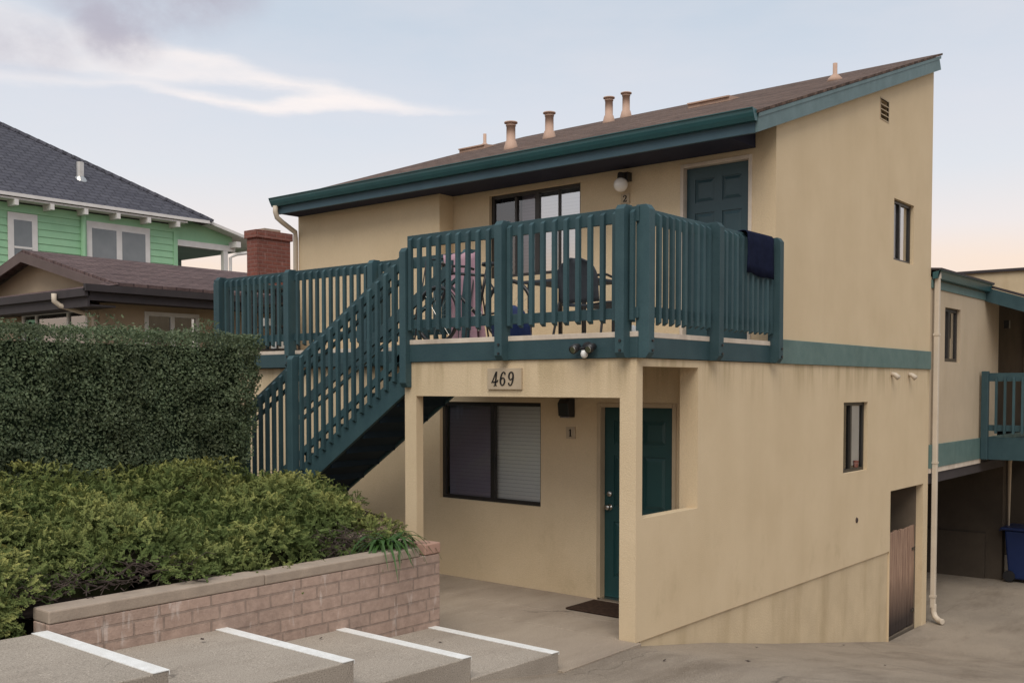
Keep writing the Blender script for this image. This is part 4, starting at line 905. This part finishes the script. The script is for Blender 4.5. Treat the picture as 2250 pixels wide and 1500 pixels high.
# ------------------------------------------------------------------ hedge
random.seed(11)
def hs(u, v, f):  # lumpy offset
    return .09*noise.noise(Vector((u*1.6, v*1.6, f*7.0))) + .075*noise.noise(Vector((u*4.5, v*4.5, f*3.0+9))) + .03*noise.noise(Vector((u*11, v*11, f*3.0+2)))
HX, HY0, HY1, HZ0, HZ1, HT = -4.75, -7.0, -.40, .85, 2.84, 1.0
hd = thing('hedge', 'tall clipped dark green hedge standing behind the juniper bed', 'hedge', (HX-.5,-3.7,.85))
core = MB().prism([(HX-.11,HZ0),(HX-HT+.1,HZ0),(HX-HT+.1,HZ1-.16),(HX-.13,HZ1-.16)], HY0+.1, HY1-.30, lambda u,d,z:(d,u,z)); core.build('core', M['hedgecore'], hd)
lv = MB()
def leaf(mb, p, nrm, size, asp=.55):
    nrm = nrm.normalized(); t = nrm.cross(Vector((random.uniform(-1,1),random.uniform(-1,1),random.uniform(-1,1)))).normalized(); b_ = nrm.cross(t)
    L = size; W = size*asp; n = len(mb.v); fold = nrm*(-L*.12)
    a = p - t*L*.5; c = p + t*L*.5; l = p + b_*W*.5 + t*L*.02; r = p - b_*W*.5 + t*L*.02; m = p + fold
    mb.v += [tuple(a),tuple(l),tuple(c),tuple(r),tuple(m)]
    mb.f += [(n,n+4,n+1),(n+1,n+4,n+2),(n,n+3,n+4),(n+3,n+2,n+4)]
def edge_round(y, z):   # rounded vertical + top edges
    d = 0
    ty = max(0, (y-(HY1-.22))/.22); tz = max(0, (z-(HZ1-.16))/.16)
    return .18*ty*ty + .15*tz*tz
cnt = 0
while cnt < 60000:
    r = random.random()
    if r < .74:
        z = random.uniform(HZ0+.35, HZ1); y = random.uniform(HY0+1.2, HY1-.16*(HZ1-z)); k = hs(y, z, 0)
        dep = random.random()**1.3*.17; p = Vector((HX + k - dep - edge_round(y,z), y, z + .03*noise.noise(Vector((y*2,1,1))))); nr = Vector((1,0,.25))
    elif r < .88:
        x = random.uniform(HX-HT, HX); z = random.uniform(HZ0, HZ1); k = hs(x, z, 2)
        p = Vector((x, HY1 - .16*(HZ1-z) + k - random.random()**1.6*.13 - .1*max(0,(z-(HZ1-.16))/.16)**2, z)); nr = Vector((0,1,.25))
    else:
        x = random.uniform(HX-HT, HX); y = random.uniform(HY0+1.2, HY1)
        p = Vector((x, y, HZ1 - .12*max(0,(y-(HY1-.35))/.35)**2 + hs(x, y, 3)*.7 + .03*noise.noise(Vector((y*2,1,1))) - random.random()**2*.08 + (random.random()**9)*.05)); nr = Vector((.2,0,1))
    nr = nr + Vector((random.uniform(-1,1),random.uniform(-1,1),random.uniform(-1,1)))*.75
    leaf(lv, p, nr, random.uniform(.024,.046), random.uniform(.5,.7)); cnt += 1
# sprigs sticking out
sp = lv
for (y,z,nn) in ((-2.35,2.83,14),(-2.15,2.83,16),(-1.15,2.83,26),(-1.0,2.83,20),(-.62,2.0,10),(-.55,1.9,12)):
    for k in range(nn):
        L = random.uniform(.03,.16); p = Vector((HX-.2+random.uniform(-.1,.1), y+random.uniform(-.07,.07)+(.1*L if z<2.5 else 0), z+L if z>2.5 else z+random.uniform(-.2,.2)))
        leaf(sp, p, Vector((random.uniform(-.3,1),random.uniform(-1,1),.3)), .055, .4)
lv.build('foliage', M['hedge'], hd)

# ------------------------------------------------------------------ junipers
def spray(mb, p, d, up, L, tipbase):
    """one feathery juniper spray starting at p heading along d"""
    d = d.normalized(); side = d.cross(up).normalized(); nseg = 6
    for k in range(nseg):
        t = (k+.6)/nseg; q = p + d*(L*t) + up*(.10*L*sin(t*2.4)) 
        for s4 in (-1,1):
            l = L*(.36*(1-t)+.14)*random.uniform(.7,1.2); dirn = (d*random.uniform(.5,1.1) + side*s4*random.uniform(.5,1) + up*random.uniform(-.1,.7)).normalized()
            w = random.uniform(.0038,.0065); n = len(mb.v); e_ = q + dirn*l; sd = dirn.cross(up+side*.3).normalized()*w
            m1 = q + dirn*l*.45
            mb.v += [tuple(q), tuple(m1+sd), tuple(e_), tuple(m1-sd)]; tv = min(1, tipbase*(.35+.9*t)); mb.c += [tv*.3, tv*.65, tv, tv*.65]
            mb.f.append((n,n+1,n+2,n+3))
            # side twiglets
            for s5 in (-1,1):
                n = len(mb.v); a = q + dirn*l*random.uniform(.4,.7); b2 = a + (dirn*.7 + sd.normalized()*s5*.8 + up*random.uniform(-.1,.4)).normalized()*l*.42; s6 = up.cross(b2-a).normalized()*w*1.1
                mb.v += [tuple(a), tuple((a+b2)/2+s6), tuple(b2), tuple((a+b2)/2-s6)]; mb.c += [tv*.4,tv*.7,tv,tv*.7]; mb.f.append((n,n+1,n+2,n+3))
def jh(x, y):
    base = 1.00 + .15*max(0,min(1,(-1.6-x)/.8)) + .10*max(0,(-2.6-x))
    if y > -1.8: base -= .20*max(0, (y+1.8)) * (1 if x > -3.4 else .4)
    lump = .20*noise.noise(Vector((x*1.25+3, y*1.25, 0))) + .15*noise.noise(Vector((x*2.9, y*2.9, 5)))
    edge = max(0, 1-(-1.45-x)/.5) if x > -1.95 else 0
    return base + lump - .22*edge*edge
random.seed(21)
def bed(inside, nclump, per):
    mb = MB(); mb.c = []; k = 0; placed = []
    tries = 0
    while k < nclump and tries < 20000:
        tries += 1
        x = random.uniform(-4.85,-1.30); y = random.uniform(-6.2,-.12)
        if not inside(x, y): continue
        if any((x-a)**2+(y-b)**2 < .115**2 for a,b in placed): continue
        placed.append((x,y)); k += 1
        r = random.uniform(.12,.26); c = Vector((x, y, jh(x,y)-r*.70+random.uniform(-.08,.07)))
        if not inside(x+r*1.05, y): r *= .7
        bright = max(.10, .55 + 1.3*noise.noise(Vector((x*2.9,y*2.9,5))) + .9*noise.noise(Vector((x*1.3,y*1.3,8)))) * random.uniform(.6,1.25)  # mound tops lighter, valleys darker: painted light and shade besides yellow tips
        lean = Vector((random.uniform(-.3,.7), random.uniform(-.6,.3), 0))
        for q in range(int(per*(.7+1.4*r/.26))):
            th = random.uniform(0,2*pi); ph = math.acos(1-random.random()*1.05)
            n_ = Vector((sin(ph)*cos(th), sin(ph)*sin(th), cos(ph))); rr = r*random.uniform(.55,.95)
            p = c + Vector((n_.x*rr*1.25, n_.y*rr*1.25, n_.z*rr))
            t = n_.cross(Vector((random.uniform(-1,1),random.uniform(-1,1),random.uniform(-1,1)))).normalized()
            d = n_*.55 + t*.75 + lean*.45 + Vector((0,0,-.05))
            tv = bright*(.05+1.0*max(0,n_.z)**1.5)*(.2+.8*(rr/r)**2)  # upward sprays lighter, clump bases darker, top light painted into colour
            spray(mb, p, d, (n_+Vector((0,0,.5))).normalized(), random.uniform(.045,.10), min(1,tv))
    return mb
def gap(y): # where the bare woody underside shows along the wall
    return (-4.6 < y < -3.8) or (-2.3 < y < -1.75)
def ins(x, y):
    if y > -1.14 and x > -2.72: return False
    if y > -.55 and x > -3.0: return False
    if x > -4.1 and y > -.28: return False
    if x > (-1.80 if gap(y) else -1.55): return False
    if y < -4.75 : return x < -1.5 - 0.0
    if y > -1.95 and x > -1.85: return False
    return True
jt = thing('juniper_shrub', 'wide yellow green spreading juniper filling the raised bed below the hedge', 'shrub', (-3.0,-2.6,.8))
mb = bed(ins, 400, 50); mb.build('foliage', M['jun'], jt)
# dark inner mass
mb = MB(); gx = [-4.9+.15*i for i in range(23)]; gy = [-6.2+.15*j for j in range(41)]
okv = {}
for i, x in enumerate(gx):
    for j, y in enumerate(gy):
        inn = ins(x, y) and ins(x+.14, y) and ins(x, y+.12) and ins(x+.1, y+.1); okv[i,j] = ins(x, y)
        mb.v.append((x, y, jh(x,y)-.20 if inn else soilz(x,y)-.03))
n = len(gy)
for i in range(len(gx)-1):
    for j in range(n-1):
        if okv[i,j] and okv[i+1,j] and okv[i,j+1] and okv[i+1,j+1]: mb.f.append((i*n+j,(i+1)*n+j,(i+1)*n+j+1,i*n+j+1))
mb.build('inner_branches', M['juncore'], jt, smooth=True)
# bare twigs under the gaps
mb = MB(); random.seed(5)
for k in range(420):
    y = random.uniform(-4.7,-3.4) if k % 3 else random.uniform(-2.25,-1.6); x = random.uniform(-1.95,-1.5); z = random.uniform(.86,1.03)
    a = random.uniform(0,2*pi); L = random.uniform(.06,.16); p = Vector((x,y,z)); q = p+Vector((cos(a),sin(a),random.uniform(-.2,.7))).normalized()*L; m2 = (p+q)/2+Vector((0,0,random.uniform(-.02,.03)))
    mb.tube([p,m2,q],[.004,.003,.0015],4,False)
mb.build('twigs', M['twig'], jt)
# small clump at the near end of the wall
j2 = thing('juniper_shrub', 'small juniper clump spilling past the near end of the retaining wall', 'shrub', (-1.6,-5.0,.75))
mb = MB(); mb.c = []; random.seed(31); TVS = .8
for k in range(2600):
    th = random.uniform(0,2*pi); ph = random.random()**.7*pi/2; c = Vector(random.choice([(-1.75,-4.98,.76),(-1.72,-5.35,.78),(-1.95,-5.25,.85)])); nrm = Vector((cos(th)*sin(ph),sin(th)*sin(ph),cos(ph)))
    p = c + Vector((nrm.x*.30,nrm.y*.30,nrm.z*.27))*random.uniform(.65,1)
    t = nrm.cross(Vector((random.uniform(-1,1),random.uniform(-1,1),random.uniform(-1,1)))).normalized()
    spray(mb, p, t*.8+nrm*.6+Vector((.2,0,-.1)), nrm, random.uniform(.07,.13), random.uniform(.02,.45))
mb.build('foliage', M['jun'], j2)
mb = MB().lathe((-1.8,-5.15,.72),[(.30,0),(.30,.1),(.2,.24),(.05,.28)],12); mb.build('inner_branches', M['soil'], j2, smooth=True)
# strap leaf plant
ag = thing('strap_leaf_plant', 'arching strap leaved green plant drooping over the far end of the wall cap', 'plant', (-1.58,-1.55,.87))
random.seed(17)
for k in range(60):
    a = random.uniform(-1.9,1.6) if k % 4 else random.uniform(0,2*pi); L = random.uniform(.26,.50); w = random.uniform(.010,.017)
    o_ = Vector((-1.58+random.uniform(-.06,.05), -1.55+random.uniform(-.12,.12), .86)); d = Vector((cos(a),sin(a),0)); s7 = Vector((-sin(a),cos(a),0))
    mb = MB(); ns = 8; h0 = random.uniform(.55,.95)
    for i in range(ns+1):
        t = i/ns; r = L*(t*.85); z = L*(h0*t*1.35 - 1.25*t*t*random.uniform(.97,1.03)*(.75+h0*.35)); ww = w*(1-t**2.5)+.001
        p = o_ + d*r + Vector((0,0,z)); mb.v += [tuple(p-s7*ww), tuple(p+Vector((0,0,-.004))), tuple(p+s7*ww)]
    for i in range(ns):
        b0 = i*3; mb.f += [(b0,b0+1,b0+4,b0+3),(b0+1,b0+2,b0+5,b0+4)]
    mb.build('leaf', M['lily'], ag, smooth=True)

random.seed(41)
for (x,y,z) in ((-1.2,-2.6,.335),(-1.1,-3.7,.556),(-.9,-1.6,.155),(.35,1.6,None),(.9,.3,None),(.25,4.1,None),(1.4,2.2,None),(-2.2,-.6,.003),(.5,-.4,None)):
    if z is None: z = P(y)+.012
    mb = MB(); leaf(mb, Vector((x,y,z+.008)), Vector((random.uniform(-.3,.3),random.uniform(-.3,.3),1)), random.uniform(.04,.06), .5)
    tag(mb.build('fallen_leaf', M['twig']), 'small dry brown leaf lying on the concrete', 'leaf', 'dry leaves scattered on the concrete')
# ------------------------------------------------------------------ world and sun
W = bpy.data.worlds.new('World'); S.world = W; W.use_nodes = True; nt = W.node_tree; nt.nodes.clear()
SUN_EL, SUN_AZ = 52, 118     # direction the light comes from: azimuth measured from +X toward -Y (negative)
outw = N(nt, 'OutputWorld'); bg = N(nt, 'Background', i_Strength=.128); nt.links.new(bg.outputs[0], outw.inputs[0])
sky = N(nt, 'TexSky'); sky.sky_type = 'NISHITA'; sky.sun_disc = False; sky.sun_elevation = R(SUN_EL); sky.sun_rotation = R(SUN_AZ); sky.air_density = 1; sky.dust_density = 1.5
tc = N(nt, 'TexCoord'); vr = N(nt, 'VectorRotate', rotation_type='Z_AXIS'); vr.inputs['Angle'].default_value = -R(39.5); nt.links.new(tc.outputs['Generated'], vr.inputs['Vector'])
sp_ = N(nt, 'SeparateXYZ'); nt.links.new(vr.outputs[0], sp_.inputs[0])
def mth(op, a, b=None, c=None, clamp=False):
    n = N(nt, 'Math', operation=op); n.use_clamp = clamp
    for i, v in enumerate((a, b, c)):
        if v is None: continue
        if isinstance(v, (int, float)): n.inputs[i].default_value = v
        else: nt.links.new(v, n.inputs[i])
    return n.outputs[0]
az = mth('ARCTAN2', sp_.outputs[0], sp_.outputs[1])           # 0 = toward the building, + = right
el = mth('ARCSINE', sp_.outputs[2])
# gradient by elevation
cr = N(nt, 'ValToRGB'); nt.links.new(mth('DIVIDE', el, .9, clamp=True), cr.inputs[0])
els = cr.color_ramp.elements; K = 1/.12
def px_el(y): return math.atan((846-y)/2230)/.9
stops = [(0,(.86,.64,.50)),(px_el(600),(.95,.76,.62)),(px_el(520),(.86,.79,.765)),(px_el(400),(.74,.76,.80)),(px_el(250),(.665,.71,.785)),(px_el(60),(.575,.645,.735)),(.62,(.53,.60,.69)),(1,(.52,.58,.67))]
els[0].position, els[0].color = stops[0][0], (*stops[0][1],1); els[1].position, els[1].color = stops[-1][0], (*stops[-1][1],1)
for p_, c_ in stops[1:-1]: q = els.new(p_); q.color = (*c_,1)
skycol = cr.outputs[0]
cv = N(nt, 'CombineXYZ'); nt.links.new(az, cv.inputs[0]); nt.links.new(mth('MULTIPLY', el, 3.2), cv.inputs[1])
def wn(scale, detail=6, rough=.6, vec=None):
    n = N(nt, 'TexNoise', i_Scale=scale, i_Detail=detail, i_Roughness=rough); nt.links.new(vec or cv.outputs[0], n.inputs['Vector']); return n.outputs['Fac']
# soft large mottling
skycol = mixc(nt, mth('MULTIPLY', ramp(nt, wn(3.0), .40, .72), .38), skycol, (.80,.76,.78))
# lens-shaped cloud streak
def curve(pts, lo, hi):
    n = N(nt, 'FloatCurve'); mr = N(nt, 'MapRange', i_1=-.62, i_2=.1, i_3=0.0, i_4=1.0); nt.links.new(az, mr.inputs[0]); nt.links.new(mr.outputs[0], n.inputs['Value'])
    c = n.mapping.curves[0]; f = lambda px: (math.atan((px-1125)/2230)+.62)/.72; g = lambda y: (math.atan((846-y)/2230)/ (1)) / .5
    P2 = [(f(x), g(y)) for x,y in pts]; c.points[0].location = P2[0]; c.points[1].location = P2[-1]
    for q in P2[1:-1]: c.points.new(*q)
    n.mapping.update(); return mth('MULTIPLY', n.outputs[0], .5)
warp = mth('MULTIPLY', mth('SUBTRACT', wn(16, 5), .5), .016); elw = mth('ADD', el, warp)
def smooth(x, a, b): 
    n = N(nt, 'MapRange', interpolation_type='SMOOTHSTEP', i_1=a, i_2=b); nt.links.new(x, n.inputs[0]); return n.outputs[0]
up = curve([(-300,60),(0,85),(200,115),(350,132),(500,150),(620,180),(760,203),(880,224),(1060,250)],0,0)
lo = curve([(-300,262),(0,262),(150,255),(330,240),(450,262),(580,272),(750,262),(880,259),(1060,255)],0,0)
m1 = mth('MULTIPLY', smooth(mth('SUBTRACT', up, elw), -.003, .012), smooth(mth('SUBTRACT', elw, lo), -.003, .006))
gu = curve([(-300,212),(200,212),(420,213),(560,207),(680,213),(760,222),(1020,251)],0,0)
gl_ = curve([(-300,245),(200,238),(330,232),(450,248),(560,255),(660,236),(760,227),(1020,252)],0,0)
gapm = mth('MULTIPLY', smooth(mth('SUBTRACT', gu, elw), -.002, .008), smooth(mth('SUBTRACT', elw, gl_), -.002, .008))
m1 = mth('MULTIPLY', m1, mth('SUBTRACT', 1, mth('MULTIPLY', gapm, .95)))
m1 = mth('MULTIPLY', m1, mth('MULTIPLY_ADD', ramp(nt, wn(9), .3, .6), .4, .6))
m1 = mth('MULTIPLY', m1, smooth(az, -.62, -.20)) if False else mth('MULTIPLY', m1, mth('MULTIPLY_ADD', smooth(az, -.50, -.22), .62, .38))
skycol = mixc(nt, m1, skycol, (.97,.89,.855))
# grey-mauve smoky cloud upper left
def blob(px, py, rx, ry):
    a0 = math.atan((px-1125)/2230); e0 = math.atan((846-py)/2230)
    dx = mth('DIVIDE', mth('SUBTRACT', az, a0), rx/2230); dy = mth('DIVIDE', mth('SUBTRACT', el, e0), ry/2230)
    return mth('SUBTRACT', 1, mth('ADD', mth('MULTIPLY', dx, dx), mth('MULTIPLY', dy, dy)), clamp=True)
bl = mth('MAXIMUM', mth('MAXIMUM', blob(330,-30,300,190), mth('MULTIPLY', blob(270,120,120,95), .95)), mth('MULTIPLY', blob(60,175,170,75), .55))
cv2 = N(nt, 'CombineXYZ'); nt.links.new(az, cv2.inputs[0]); nt.links.new(mth('MULTIPLY', el, 1.3), cv2.inputs[1])
bl = mth('MULTIPLY', bl, ramp(nt, wn(7, 6, .62, cv2.outputs[0]), .26, .62))
skycol = mixc(nt, mth('MULTIPLY', smooth(bl, .0, .75), .85), skycol, (.46,.43,.50))
scl = N(nt, 'VectorMath', operation='SCALE'); scl.inputs['Scale'].default_value = K; nt.links.new(skycol, scl.inputs[0])
fin = mixc(nt, .93, sky.outputs[0], scl.outputs[0])
nt.links.new(fin, bg.inputs[0])
sun = bpy.data.lights.new('sun', 'SUN'); sun.energy = 2.35; sun.angle = R(42); sun.color = (1,.93,.83)
so = bpy.data.objects.new('sun', sun); COL.objects.link(so); so.location = (10,-15,20)
dirv = Vector((.52,-.85,0)).normalized()*cos(R(SUN_EL)) + Vector((0,0,sin(R(SUN_EL))))
so.rotation_euler = dirv.to_track_quat('Z','Y').to_euler()
sky.sun_rotation = math.atan2(dirv.x, dirv.y)
S.view_settings.view_transform = 'Standard'; S.view_settings.look = 'None'; S.view_settings.exposure = 0; S.view_settings.gamma = 1
S.cycles.max_bounces = 8; S.cycles.transparent_max_bounces = 12; S.cycles.use_denoising = True
